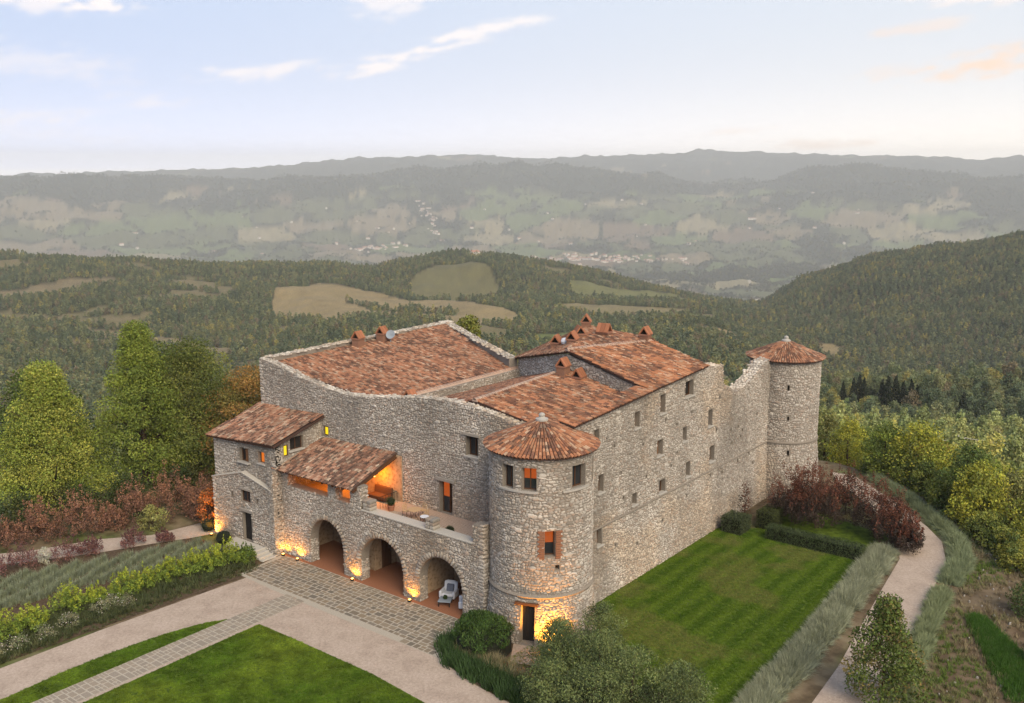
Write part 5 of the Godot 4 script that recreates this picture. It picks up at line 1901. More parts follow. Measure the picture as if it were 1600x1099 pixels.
func make_garden_plants() -> void:
	var spike := blade_tuft(26, 0.85, 0.12, 0.02, 0.55)
	var grey := Color(0.30, 0.315, 0.21)
	lavender_row("lavender_hedge", "broad grey green lavender hedge between the right lawn and the gravel path", [Vector2(18.9, 29.6), Vector2(19.0, 27.0), Vector2(19.7, 19.5), Vector2(20.2, 12.5), Vector2(20.4, 8.0), Vector2(20.5, 4.0), Vector2(20.8, -1.5), Vector2(21.2, -8)], 1.9, 1.0, spike, grey, "")
	lavender_row("lavender_hedge", "narrow grey green lavender hedge along the outer edge of the gravel path", [Vector2(27.2, 4.0), Vector2(26.5, 8.6), Vector2(25.8, 14.9), Vector2(25.2, 20.0), Vector2(24.7, 24.5)], 1.15, 0.9, spike, Color(0.25, 0.285, 0.15), "")
	lavender_row("lavender_hedge", "lavender hedge curving round the outer bend of the gravel path", [Vector2(24.6, 26.0), Vector2(24.4, 31.0), Vector2(22.8, 35.4), Vector2(20.4, 39.0), Vector2(16.6, 43.6), Vector2(12, 48)], 1.3, 1.0, spike, Color(0.24, 0.28, 0.155), "")
	box_hedge("box_hedge", "long clipped dark hedge across the far end of the right lawn", p3(10.2, 0, 27.5), p3(18.0, 1.05, 26.3), Color(0.055, 0.075, 0.03))
	box_hedge("box_hedge", "short clipped hedge against the right wall at the lawn's far corner", p3(6.6, 0, 27.6), p3(8.4, 1.35, 25.6), Color(0.06, 0.075, 0.035))
	box_hedge("box_hedge", "dark hedge with yellowish top behind the short clipped hedge", p3(8.5, 0, 30.5), p3(10.0, 1.5, 28.3), Color(0.05, 0.06, 0.02))
	# red brown shrubs at the far end of the lawn
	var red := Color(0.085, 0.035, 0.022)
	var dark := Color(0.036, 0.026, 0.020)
	var k := 0
	for d in [[10.4, 31.4, 5.8, 2.2, "tall red brown shrub nearest the castle wall behind the long dark hedge"], [12.6, 31.2, 6.0, 2.2, "red brown shrub behind the middle of the long dark hedge"], [13.4, 36.2, 5.2, 2.0, "red brown shrub by the foot of the far tower beside the gravel path"], [17.0, 32.8, 5.4, 2.1, "red brown shrub behind the right part of the long dark hedge"], [18.9, 31.6, 4.8, 1.9, "dark red shrub at the path's bend behind the lavender corner"], [20.2, 30.8, 3.6, 1.4, "lowest dark red shrub leaning out over the gravel path"], [10.8, 34.6, 5.2, 2.0, "sparse red shrub close to the far tower's wall"]]:
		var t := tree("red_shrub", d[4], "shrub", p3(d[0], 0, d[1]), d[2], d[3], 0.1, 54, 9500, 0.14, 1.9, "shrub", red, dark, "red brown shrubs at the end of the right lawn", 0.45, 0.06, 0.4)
		k += 1
	var b := limbs(3.4, 1.2, 0.6, 0.09, 14)
	var t := thing("bare_shrub", "nearly bare brown shrub against the right wall above the short hedge", "shrub", p3(7.3, 0, 28.6))
	part(t, "branch", b.commit(M.dry_bark))
	part(t, "foliage", leaf_cloud(crown_blobs(3.6, 1.2, 0.8, 16, 500, "plume", red, dark), 0.16, 2.0, 0.3, red, 0.4))
	# left row of russet shrubs
	var rust := Color(0.165, 0.085, 0.052)
	var i := 0
	for d in [[-38.4, -13.6, 2.9, 1.9], [-36.6, -10.9, 3.9, 1.7], [-35.4, -7.9, 4.3, 2.1], [-34.6, -5.4, 2.5, 1.3], [-34.2, -3.2, 4.5, 1.9], [-33.2, -0.6, 5.2, 2.1], [-31.2, 1.2, 4.4, 1.8], [-29.4, 0.6, 5.0, 1.7], [-28.2, 2.0, 4.4, 1.4]]:
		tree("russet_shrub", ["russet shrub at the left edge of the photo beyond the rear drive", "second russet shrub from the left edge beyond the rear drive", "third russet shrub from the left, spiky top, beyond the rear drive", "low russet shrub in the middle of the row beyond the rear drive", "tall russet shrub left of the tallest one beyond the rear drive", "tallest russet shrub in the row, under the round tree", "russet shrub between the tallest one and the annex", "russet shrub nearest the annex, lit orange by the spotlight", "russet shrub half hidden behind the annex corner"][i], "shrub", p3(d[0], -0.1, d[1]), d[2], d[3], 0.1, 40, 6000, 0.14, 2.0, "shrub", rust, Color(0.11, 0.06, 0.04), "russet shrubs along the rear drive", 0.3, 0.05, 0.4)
		i += 1
	i = 0
	for d in [[-32.6, -16.8, 2.3, 1.7], [-32.2, -14.2, 2.0, 1.5], [-31.0, -11.2, 2.2, 1.4], [-30.6, -9.4, 1.5, 1.0], [-29.5, -6.6, 1.7, 1.15], [-28.4, -4.4, 1.2, 0.8]]:
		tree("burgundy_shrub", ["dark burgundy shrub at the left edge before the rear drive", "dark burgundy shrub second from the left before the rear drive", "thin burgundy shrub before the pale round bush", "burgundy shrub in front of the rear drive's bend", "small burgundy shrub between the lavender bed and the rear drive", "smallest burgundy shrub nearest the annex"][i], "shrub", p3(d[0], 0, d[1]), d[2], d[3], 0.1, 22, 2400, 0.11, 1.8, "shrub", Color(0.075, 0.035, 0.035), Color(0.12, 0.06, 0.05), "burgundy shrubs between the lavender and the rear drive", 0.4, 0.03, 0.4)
		i += 1
	tree("pale_bush", "pale grey round bush among the burgundy shrubs", "bush", p3(-31.6, 0, -12.8), 1.3, 0.75, 0.1, 14, 1200, 0.1, 2.0, "round", Color(0.32, 0.31, 0.24), Color(0.22, 0.23, 0.16), "", 0.3, 0.04)
	tree("rose_bush", "yellowish green bush beyond the rear drive's end", "bush", p3(-31.8, 0, -3.4), 2.0, 1.5, 0.2, 24, 2200, 0.14, 1.7, "round", Color(0.16, 0.16, 0.05), Color(0.10, 0.10, 0.035), "", 0.4, 0.04)
	tree("lit_maple", "orange leaved shrub lit by the spotlight at the annex corner", "shrub", p3(-28.0, 0, -0.2), 3.6, 1.3, 0.5, 22, 1500, 0.2, 1.5, "round", Color(0.22, 0.09, 0.03), Color(0.16, 0.07, 0.03), "", 0.3, 0.05)
	# lavender bed on the left
	var bed := [Vector2(-21.9, -2.6), Vector2(-26.2, -3.0), Vector2(-27.2, -6.4), Vector2(-28.8, -11.0), Vector2(-30.4, -14.6), Vector2(-31.5, -20), Vector2(-26.0, -20.5), Vector2(-24.9, -14.8), Vector2(-23.9, -10.5), Vector2(-22.8, -5.7)]
	t = thing("lavender_bed", "broad bed of grey green lavender between the laurels and the rear drive", "lavender", Vector3.ZERO)
	var where := []
	var tint := PackedColorArray()
	var flat := PackedVector2Array(bed)
	for n in 7500:
		var p := Vector2(rr(-32, -21), rr(-21, -2))
		if Geometry2D.is_point_in_polygon(p, flat):
			var row := 0.6 + 0.4 * sin((p.x + 0.42 * p.y) * 4.6)
			var s := rr(0.55, 0.95) * row
			where.push_back(Transform3D(Basis(Vector3.UP, rr(0, TAU)).scaled(Vector3(s, s, s)), p3(p.x, 0.0, p.y)))
			tint.push_back(Color(0.21, 0.24, 0.17).lerp(Color(0.21, 0.23, 0.10), rng.randf() * 0.6) * rr(0.75, 1.25))
	scatter(t, "foliage", spike, where, tint)
	# yellow green laurels in a row
	i = 0
	for d in [[-21.7, -20.6, 2.0, 1.35], [-21.2, -18.7, 2.05, 1.05], [-22.0, -16.0, 2.2, 1.25], [-21.6, -14.2, 1.7, 0.8], [-21.6, -12.0, 2.0, 1.2], [-21.4, -10.7, 1.9, 1.0], [-21.2, -8.8, 2.1, 1.05], [-20.9, -6.9, 2.0, 1.1], [-20.5, -5.6, 2.1, 1.1], [-20.1, -4.3, 2.35, 1.1], [-19.6, -3.1, 1.6, 0.9]]:
		tree("laurel", ["yellow green laurel at the left edge of the photo, lowest in the row", "yellow green laurel second from the left edge", "tall yellow green laurel third along the row from the left", "small yellow laurel just right of the third one", "broad laurel at the middle of the row", "laurel touching the broad middle one on its right", "laurel standing alone right of the middle", "laurel at the left of the close group by the annex steps", "middle laurel of the close group by the annex steps", "tallest laurel of the close group by the annex steps", "darker laurel nearest the annex steps"][i], "shrub", p3(d[0], 0, d[1]), d[2], d[3], 0.1, 30, 2800, 0.16, 2.6, "shrub", Color(0.17, 0.20, 0.024) if i < 10 else Color(0.06, 0.09, 0.02), Color(0.10, 0.14, 0.025), "laurels along the left drive", 0.4, 0.03, 0.35)
		i += 1
	# white flowering bushes and dark ground cover
	i = 0
	for d in [[-19.3, -22.2], [-19.2, -20.7], [-19.4, -19.0], [-19.8, -17.2], [-19.9, -14.8], [-19.5, -13.2], [-20.2, -13.9]]:
		var w := tree("flowering_bush", ["white flowering bush lowest at the left edge beside the drive", "second white flowering bush from the left edge", "third white flowering bush, greyish, beside the drive", "sparse white flowering bush below the third laurel", "white flowering bush below the middle laurels", "brightest white flowering bush nearest the drive's edge", "small white flowering bush behind the brightest one"][i], "bush", p3(d[0], 0, d[1]), 0.95, 0.85, 0.05, 14, 900, 0.1, 2.2, "round", Color(0.09, 0.105, 0.05), Color(0.14, 0.14, 0.08), "white flowering bushes along the left drive", 0.4, 0.025, 0.35)
		part(w, "flower", leaf_cloud(crown_blobs(1.05, 0.9, 0.3, 12, 80, "round", Color(0.55, 0.50, 0.46), Color(0.45, 0.38, 0.34)), 0.065, 1.2, 0.9, Color.WHITE, 0.1))
		i += 1
	t = thing("ground_cover", "dark low ground cover under the laurels along the left drive", "ground cover", Vector3.ZERO)
	where = []
	tint = PackedColorArray()
	var low := blade_tuft(20, 0.42, 0.2, 0.025, 0.9)
	for n in 3000:
		var v := rr(-34.0, -2.9)
		var u := rr(-22.6, -17.6 - clampf((-v - 4.0) * 0.03, 0.0, 0.75))
		var s := rr(0.5, 1.15) * (0.55 if u > -18.4 else 1.0)
		where.push_back(Transform3D(Basis(Vector3.UP, rr(0, TAU)).scaled(Vector3(s, s, s)), p3(u, 0, v)))
		tint.push_back(Color(0.055, 0.075, 0.028).lerp(Color(0.15, 0.13, 0.06), rng.randf() * (0.6 if u > -18.6 else 0.3)) * rr(0.7, 1.2))
	scatter(t, "foliage", low, where, tint)
	t.set_meta("kind", "stuff")
	# the bed by the front tower
	for d in [[4.0, -2.5, 2.25, "big rounded dark green bush left of the round tower's door", 150], [2.5, -1.3, 1.6, "smaller rounded dark bush against the portico's end pier", 80]]:
		t = thing("rounded_bush", d[3], "shrub", p3(d[0], 0, d[1]))
		var lobes := []
		for n in 26:
			var a := n * 2.4
			var e := sqrt((n + 0.5) / 26.0)
			lobes.push_back([Vector3(cos(a) * e * d[2] * 0.78, d[2] * (0.2 + 0.62 * sqrt(1.0 - e * e * 0.95)), sin(a) * e * d[2] * 0.78), Vector3(0.42, 0.36, 0.42) * d[2] / 1.9, d[4] * 2])
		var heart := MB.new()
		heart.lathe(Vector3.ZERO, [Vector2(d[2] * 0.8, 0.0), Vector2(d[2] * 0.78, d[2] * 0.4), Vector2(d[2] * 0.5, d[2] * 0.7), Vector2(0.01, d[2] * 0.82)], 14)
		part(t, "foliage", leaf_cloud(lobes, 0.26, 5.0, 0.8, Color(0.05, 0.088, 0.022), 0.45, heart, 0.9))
	t = thing("rosemary_border", "dark green low border edging the gravel below the round tower", "shrub", Vector3.ZERO)
	where = []
	tint = PackedColorArray()
	for q in along_line([Vector2(1.7, -3.2), Vector2(3.2, -4.7), Vector2(5.0, -5.3), Vector2(7.0, -5.5), Vector2(9.6, -5.9), Vector2(13, -7.0), Vector2(17, -8.5)], 0.12):
		for n in 7:
			var p: Vector2 = q[0] + Vector2(rr(-0.7, 0.9), rr(-0.6, 1.3))
			var s := rr(0.9, 1.9)
			where.push_back(Transform3D(Basis(Vector3.UP, rr(0, TAU)).scaled(Vector3(s, s * 1.1, s)), p3(p.x, 0, p.y)))
			tint.push_back(Color(0.04, 0.075, 0.022) * rr(0.65, 1.3))
	scatter(t, "foliage", low, where, tint)
	t = thing("feather_grass", "straw coloured feather grass below the round tower's door", "grass", Vector3.ZERO)
	where = []
	tint = PackedColorArray()
	for n in 130:
		var p := Vector2(rr(3.0, 8.4), 0)
		p.y = -3.6 - 0.12 * (p.x - 3.0) + rr(-0.55, 0.55)
		var s := rr(0.7, 1.1)
		where.push_back(Transform3D(Basis(Vector3.UP, rr(0, TAU)).scaled(Vector3(s, s, s)), p3(p.x, 0, p.y)))
		tint.push_back(Color(0.33, 0.27, 0.16).lerp(Color(0.16, 0.15, 0.06), rng.randf() * 0.7))
	scatter(t, "foliage", spike, where, tint)
	# olives in front of the round tower
	i = 0
	for d in [[9.6, -2.2, 3.6, 1.5], [11.0, -3.8, 4.3, 2.1], [13.2, -3.2, 4.3, 2.2], [15.2, -3.0, 3.9, 2.0], [17.8, -2.2, 3.4, 2.0], [11.4, -0.4, 4.5, 1.8], [14.2, -5.4, 3.5, 2.1], [11.8, -6.0, 3.2, 1.9]]:
		tree("olive_tree", ["silvery olive tree closest to the round tower's door", "silvery olive tree left of centre in the clump before the round tower", "olive tree in the middle of the clump", "olive tree right of the middle of the clump", "lowest olive tree at the right end of the clump by the lawn", "tallest olive tree, behind the others, against the tower's right side", "olive tree at the bottom edge, right half of the clump", "olive tree at the bottom edge, left half of the clump"][i], "olive tree", p3(d[0], 0, d[1]), d[2], d[3], 0.7, 64, 11000, 0.13, 3.0, "round", Color(0.098, 0.122, 0.044), Color(0.034, 0.047, 0.019), "olive trees before the round tower", 0.35, 0.1, 0.4)
		i += 1
	var y := tree("young_tree", "young leafy tree with a pointed top beside the gravel path, lower right", "tree", p3(26.0, -0.1, 6.6), 6.6, 3.3, 0.6, 96, 12000, 0.17, 1.7, "cone", Color(0.062, 0.085, 0.02), Color(0.12, 0.10, 0.035), "", 0.2, 0.09, 0.4)
	y.set_meta("category", "tree")
	# tall trees on the left
	var a1 := Color(0.135, 0.165, 0.03)
	var a2 := Color(0.19, 0.20, 0.04)
	tree("tall_tree", "tall light green pointed tree at the left edge of the photo", "tree", p3(-44.0, -1.0, -5.6), 14.2, 7.0, 2.2, 110, 60000, 0.19, 1.7, "cone", a1, a2, "tall trees on the left", 0.35)
	tree("tall_tree", "tallest light green pointed tree, second from the left", "tree", p3(-43.0, -1.0, 3.0), 16.8, 6.6, 2.2, 100, 56000, 0.19, 1.7, "cone", Color(0.105, 0.135, 0.027), a1, "tall trees on the left", 0.35)
	tree("tall_tree", "round crowned green tree left of the annex", "tree", p3(-42.0, -1.0, 8.0), 14.6, 6.0, 0.8, 60, 46000, 0.19, 1.6, "round", Color(0.07, 0.086, 0.022), Color(0.11, 0.12, 0.03), "tall trees on the left", 0.35)
	tree("autumn_tree", "brownish orange autumn tree behind the annex roof", "tree", p3(-37.0, -0.8, 11.0), 11.8, 5.4, 1.0, 46, 34000, 0.19, 1.6, "round", Color(0.17, 0.10, 0.03), Color(0.11, 0.098, 0.028), "", 0.35)
	tree("dark_tree", "darker green tree between the pointed tree and the round crowned tree", "tree", p3(-48.5, -1.6, 9.0), 14.0, 5.6, 0.8, 60, 16000, 0.28, 1.6, "round", Color(0.05, 0.07, 0.018), Color(0.07, 0.085, 0.02), "", 0.3)
	tree("dark_tree", "low dark green tree at the far left behind the shrubs", "tree", p3(-51.0, -1.8, -3.0), 13.5, 5.6, 0.5, 60, 16000, 0.28, 1.6, "round", Color(0.045, 0.065, 0.016), Color(0.06, 0.08, 0.02), "", 0.3)
	for d in [[-39.5, -6.0], [-38.5, -1.5], [-37.5, 3.5], [-35.5, 9.0], [-32.0, 8.5], [-40.5, -10.5]]:
		tree("understorey_bush", "dark bush in the shade under the tall left trees", "bush", p3(d[0], -0.5, d[1]), 3.6, 2.6, 0.1, 26, 2600, 0.22, 1.6, "round", Color(0.03, 0.042, 0.014), Color(0.05, 0.055, 0.018), "bushes under the tall left trees", 0.3)
	tree("yellow_tree", "yellow green treetop showing behind the castle's rear roof corner", "tree", p3(-32.8, -3.0, 39.2), 16.4, 3.0, 3.0, 46, 9000, 0.3, 1.6, "round", Color(0.20, 0.17, 0.03), Color(0.12, 0.13, 0.03), "", 0.4)


func make_embankment() -> void:
	var dry := blade_tuft(14, 0.3, 0.16, 0.018, 0.9)
	var where := []
	var tint := PackedColorArray()
	var rocks := []
	var shade := PackedColorArray()
	for n in 16000:
		var p := Vector2(rr(14.0, 40.0), rr(-6.0, 50.0))
		var s := site_distance(p)
		if p.x < outer_edge(p.y) or s > 6.0:
			continue
		var y := land_height(p.x, p.y)
		var g := patch.get_noise_2d(p.x * 9.0, p.y * 9.0)
		if rng.randf() < 0.07:
			var k := rr(0.05, 0.16) * (1.6 if rng.randf() < 0.1 else 1.0)
			rocks.push_back(Transform3D(Basis(Vector3.UP, rr(0, TAU)) * Basis(Vector3.RIGHT, -PI / 2.0).scaled(Vector3(k, k, k * 0.7)), p3(p.x, y - 0.02, p.y)))
			shade.push_back(Color(0.50, 0.46, 0.40) * rr(0.6, 1.2))
		elif g > -0.12 or rng.randf() < 0.25 or p.y > 28.0:
			var k := rr(0.5, 1.3)
			where.push_back(Transform3D(Basis(Vector3.UP, rr(0, TAU)).scaled(Vector3(k, k, k)), p3(p.x, y, p.y)))
			tint.push_back(Color(0.24, 0.19, 0.11).lerp(Color(0.10, 0.15, 0.025), clampf(g * 3.0 + rr(-0.3, 0.3), 0.0, 1.0)) * rr(0.7, 1.2))
	var t := thing("embankment_grass", "dry and green grass tufts on the bare slope outside the gravel path", "grass")
	t.set_meta("kind", "stuff")
	scatter(t, "grass_blade", dry, where, tint)
	t = thing("loose_stones", "small pale stones lying on the bare slope outside the gravel path", "stones")
	t.set_meta("kind", "stuff")
	scatter(t, "stone", stone_meshes[0], rocks, shade)
	var lush := blade_tuft(16, 0.4, 0.16, 0.016, 0.7)
	where = []
	tint = PackedColorArray()
	for n in 2600:
		var f := rng.randf()
		var c := Vector2(27.6, 21.2).lerp(Vector2(33.0, 12.5), f)
		var p := c + Vector2(rr(-1, 1), rr(-1, 1)) * lerpf(0.5, 1.5, f)
		where.push_back(Transform3D(Basis(Vector3.UP, rr(0, TAU)), p3(p.x, land_height(p.x, p.y), p.y)))
		tint.push_back(Color(0.05, 0.115, 0.015) * rr(0.7, 1.3))
	t = thing("green_strip", "strip of lush green grass on the bare slope at the right edge", "grass")
	scatter(t, "foliage", lush, where, tint)
	for d in [[30.6, 24.0, 2.6, 2.0, "dark green bush at the photo's right edge above the green grass strip"], [33.2, 16.8, 2.2, 1.8, "dark green bush at the photo's right edge beside the green grass strip"]]:
		tree("slope_bush", d[4], "bush", p3(d[0], land_height(d[0], d[1]), d[1]), d[2], d[3], 0.1, 30, 3500, 0.16, 1.7, "round", Color(0.05, 0.07, 0.022), Color(0.08, 0.095, 0.03), "", 0.3)
	# low bushes where the slope drops into the wood
	var first: Node3D = null
	var k := 0
	for q in along_line([Vector2(29.5, 30.5), Vector2(27.2, 33.5), Vector2(24.0, 38.4), Vector2(20.4, 43.0), Vector2(15.6, 48.2), Vector2(9.0, 51.0)], 1.45):
		var p: Vector2 = q[0] + Vector2(rr(-0.7, 0.7), rr(-0.7, 0.7))
		var at := p3(p.x, land_height(p.x, p.y) - 0.2, p.y)
		var label: String = "low green bush on the brink of the wooded slope, %s" % ("nearest the photo's right edge" if k < 4 else "outside the hedge's bend" if k < 10 else "above the hedge's bend" if k < 15 else "towards the far tower")
		if first == null or k % 4 == 0:
			first = tree("brink_bush", label, "bush", at, rr(2.2, 3.0), rr(1.7, 2.1), 0.1, 26, 2600, 0.18, 1.6, "round", Color(0.085, 0.11, 0.026).lerp(Color(0.15, 0.15, 0.03), rng.randf()), Color(0.06, 0.08, 0.022), "bushes on the brink of the wooded slope", 0.35)
		else:
			var s := rr(0.75, 1.2)
			copy(first, "brink_bush", label, at, rr(0, TAU), Vector3(s, s, s))
		k += 1


func outer_edge(v: float) -> float:   # where the hedges outside the gravel path end
	var line := [Vector2(-10, 28.6), Vector2(4, 28.0), Vector2(8.6, 27.3), Vector2(14.9, 26.6), Vector2(20, 26.0), Vector2(24.5, 25.6), Vector2(31, 25.3), Vector2(35.4, 23.8), Vector2(39, 21.4), Vector2(43.6, 17.7), Vector2(51, 12.0)]
	return top_at(line, v)


# ---------------------------------------------------------------- wide country

var fields: Array = []   # [polygon of (azimuth, distance), colour]


func make_fields() -> void:
	var tan_ := Color(0.30, 0.235, 0.115)
	var green := Color(0.17, 0.175, 0.065)
	for f in [
		[[Vector2(-13.9, 1011), Vector2(-13.7, 1196), Vector2(-11.1, 1290), Vector2(-8.9, 1275), Vector2(-6.0, 1186), Vector2(0.5, 964), Vector2(0.0, 852), Vector2(-3.0, 815), Vector2(-6.0, 897), Vector2(-10.4, 937)], tan_],
		[[Vector2(3.3, 1397), Vector2(6.0, 1472), Vector2(9.6, 1525), Vector2(15.0, 1305), Vector2(14.7, 1275), Vector2(9.7, 1290), Vector2(6.0, 1312), Vector2(3.7, 1285)], green],
		[[Vector2(2.2, 1052), Vector2(4.9, 1135), Vector2(10.6, 1163), Vector2(9.0, 964), Vector2(4.9, 960)], Color(0.25, 0.21, 0.10)],
		[[Vector2(-6.0, 1348), Vector2(-4.1, 1483), Vector2(-1.5, 1431), Vector2(-0.4, 1259), Vector2(-3.0, 1144), Vector2(-6.0, 1235)], Color(0.16, 0.15, 0.065)],
		[[Vector2(-23.8, 964), Vector2(-21.2, 934), Vector2(-15.8, 815), Vector2(-16.6, 774), Vector2(-20.6, 869), Vector2(-23.5, 919)], Color(0.26, 0.21, 0.11)],
		[[Vector2(17.1, 999), Vector2(18.9, 964), Vector2(18.8, 886), Vector2(17.8, 901)], tan_],
		[[Vector2(1.3, 771), Vector2(3.8, 780), Vector2(3.8, 706), Vector2(1.5, 703)], Color(0.14, 0.17, 0.05)],
		[[Vector2(11.2, 862), Vector2(13.5, 979), Vector2(13.3, 919), Vector2(11.4, 815)], tan_],
		[[Vector2(18.1, 412), Vector2(20.1, 415), Vector2(22.5, 385), Vector2(23.2, 355), Vector2(18.5, 350)], Color(0.15, 0.20, 0.05)],
		[[Vector2(22.4, 600), Vector2(24.9, 450), Vector2(25.0, 424), Vector2(22.7, 432)], Color(0.20, 0.15, 0.09)],
		[[Vector2(-27.5, 1250), Vector2(-22.0, 1330), Vector2(-22.0, 1260), Vector2(-27.5, 1180)], Color(0.22, 0.18, 0.10)]]:
		fields.push_back([PackedVector2Array(f[0]), f[1]])


func field_at(az: float, d: float) -> int:
	if d < 340.0 or d > 1560.0:
		return -1
	az += relief.get_noise_2d(az * 90.0, d) * 0.35
	if az > -9.5 and az < -3.2 and absf(d - (1098.0 - (az + 9.5) * 26.0)) < 13.0 + 8.0 * sin(az * 3.0):
		return -1
	for i in fields.size():
		if Geometry2D.is_point_in_polygon(Vector2(az, d), fields[i][0]):
			return i
	return -1


func clearing(u: float, v: float, d: float, az: float) -> bool:
	return d > 430.0 and az < 13.0 and patch.get_noise_2d(u * 0.42, v * 0.42 + 900.0) + 0.3 * patch.get_noise_2d(u * 2.0, v * 2.0) > 0.29


func valley_kind(u: float, v: float, d: float, y: float) -> Vector2:   # (how wooded, cell value)
	var w := patch.get_noise_2d(u * 0.06, v * 0.06) * 0.9 + patch.get_noise_2d(u * 0.25 + 50.0, v * 0.25) * 0.45
	w += smoothstep(-260.0, -60.0, y) * 0.75 - 0.22
	return Vector2(w, field_cell.get_noise_2d(u, v))


func land_color(u: float, v: float, y: float) -> Color:
	var q := az_distance(u, v)
	var n := patch.get_noise_2d(u * 3.0, v * 3.0)
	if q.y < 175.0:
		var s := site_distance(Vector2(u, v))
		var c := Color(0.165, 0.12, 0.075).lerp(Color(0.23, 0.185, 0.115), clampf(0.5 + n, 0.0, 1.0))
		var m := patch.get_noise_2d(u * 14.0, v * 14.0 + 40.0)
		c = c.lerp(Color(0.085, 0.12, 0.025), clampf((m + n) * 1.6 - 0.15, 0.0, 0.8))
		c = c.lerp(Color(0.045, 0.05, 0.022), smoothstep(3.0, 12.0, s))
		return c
	if q.y < 2600.0:
		var i := field_at(q.x, q.y)
		if i >= 0:
			var f: Color = fields[i][1]
			return f * (1.0 + n * 0.25 + patch.get_noise_2d(u * 12.0, v * 2.0) * 0.15)
		if clearing(u, v, q.y, q.x):
			return Color(0.17, 0.155, 0.07).lerp(Color(0.22, 0.18, 0.09), clampf(0.5 + n * 2.0, 0.0, 1.0))
		return Color(0.042, 0.048, 0.022) * (1.0 + n * 0.3)
	var k := valley_kind(u, v, q.y, y)
	if k.x > 0.05:
		return Color(0.03, 0.04, 0.02) * (1.0 + n * 0.5)
	if field_edge.get_noise_2d(u, v) < -0.93:
		return Color(0.05, 0.058, 0.03)
	var h := fposmod(k.y * 7.31 + 0.5, 1.0)
	var c: Color
	if h < 0.28:
		c = Color(0.145, 0.185, 0.068)
	elif h < 0.50:
		c = Color(0.245, 0.205, 0.125)
	elif h < 0.60:
		c = Color(0.20, 0.155, 0.10)
	elif h < 0.84:
		c = Color(0.12, 0.135, 0.06)
	else:
		c = Color(0.30, 0.265, 0.15)
	return c * 0.98 * (1.0 + n * 0.25)


func make_land() -> void:
	var azs := PackedFloat32Array()
	var a := -34.0
	while a < 34.0:
		azs.push_back(a)
		a += 0.112
	while a < 326.0:
		azs.push_back(a)
		a += 4.0
	azs.push_back(326.0)
	var ds := PackedFloat32Array([0.5])
	var d := 22.0
	while d < 14490.0:
		ds.push_back(d)
		d *= 1.0165 if d > 300.0 else 1.02
	ds.push_back(14490.0)
	var w := azs.size()
	var v := PackedVector3Array()
	var c := PackedColorArray()
	for r in ds:
		for i in w:
			var p := from_az(azs[i], r)
			if i > 608 and r > 200.0 and i % 2 == 0:
				v.push_back(p3(p.x, table(wrapf(azs[i], -180.0, 180.0), r), p.y))
				c.push_back(Color(0.05, 0.055, 0.03))
				continue
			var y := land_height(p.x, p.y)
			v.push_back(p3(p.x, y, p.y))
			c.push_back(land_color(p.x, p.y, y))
	var n := PackedVector3Array()
	n.resize(v.size())
	var ix := PackedInt32Array()
	for j in ds.size():
		for i in w:
			var l := v[j * w + maxi(i - 1, 0)]
			var r := v[j * w + mini(i + 1, w - 1)]
			var f := v[mini(j + 1, ds.size() - 1) * w + i]
			var b := v[maxi(j - 1, 0) * w + i]
			var m := (r - l).cross(f - b).normalized()
			n[j * w + i] = m if m.y > 0.0 else -m
			if j < ds.size() - 1 and i < w - 1:
				var k := j * w + i
				# seen from above, azimuth grows to the right, distance away: clockwise is near-left, far-left, far-right
				ix.append_array(PackedInt32Array([k, k + w, k + w + 1, k, k + w + 1, k + 1]))
	var arr := []
	arr.resize(Mesh.ARRAY_MAX)
	arr[Mesh.ARRAY_VERTEX] = v
	arr[Mesh.ARRAY_NORMAL] = n
	arr[Mesh.ARRAY_COLOR] = c
	arr[Mesh.ARRAY_INDEX] = ix
	var mesh := ArrayMesh.new()
	mesh.add_surface_from_arrays(Mesh.PRIMITIVE_TRIANGLES, arr)
	mesh.surface_set_material(0, M.land)
	structure("ground", mesh)


func tree_tint(u: float, v: float, near: float) -> Color:
	var g := patch.get_noise_2d(u * 1.2 + 200.0, v * 1.2)
	var r := rng.randf() + g * 0.5
	var c: Color
	if r < 0.35:
		c = Color(0.043, 0.055, 0.030)
	elif r < 0.62:
		c = Color(0.064, 0.073, 0.035)
	elif r < 0.85:
		c = Color(0.086, 0.088, 0.040)
	elif r < 0.97:
		c = Color(0.084, 0.068, 0.040)
	else:
		c = Color(0.125, 0.11, 0.035)
	if near > 1.1:
		c = c.lerp(Color(0.12, 0.125, 0.024), 0.45 * near - 0.4)
	return c * rr(0.76, 1.24) * near * 2.3


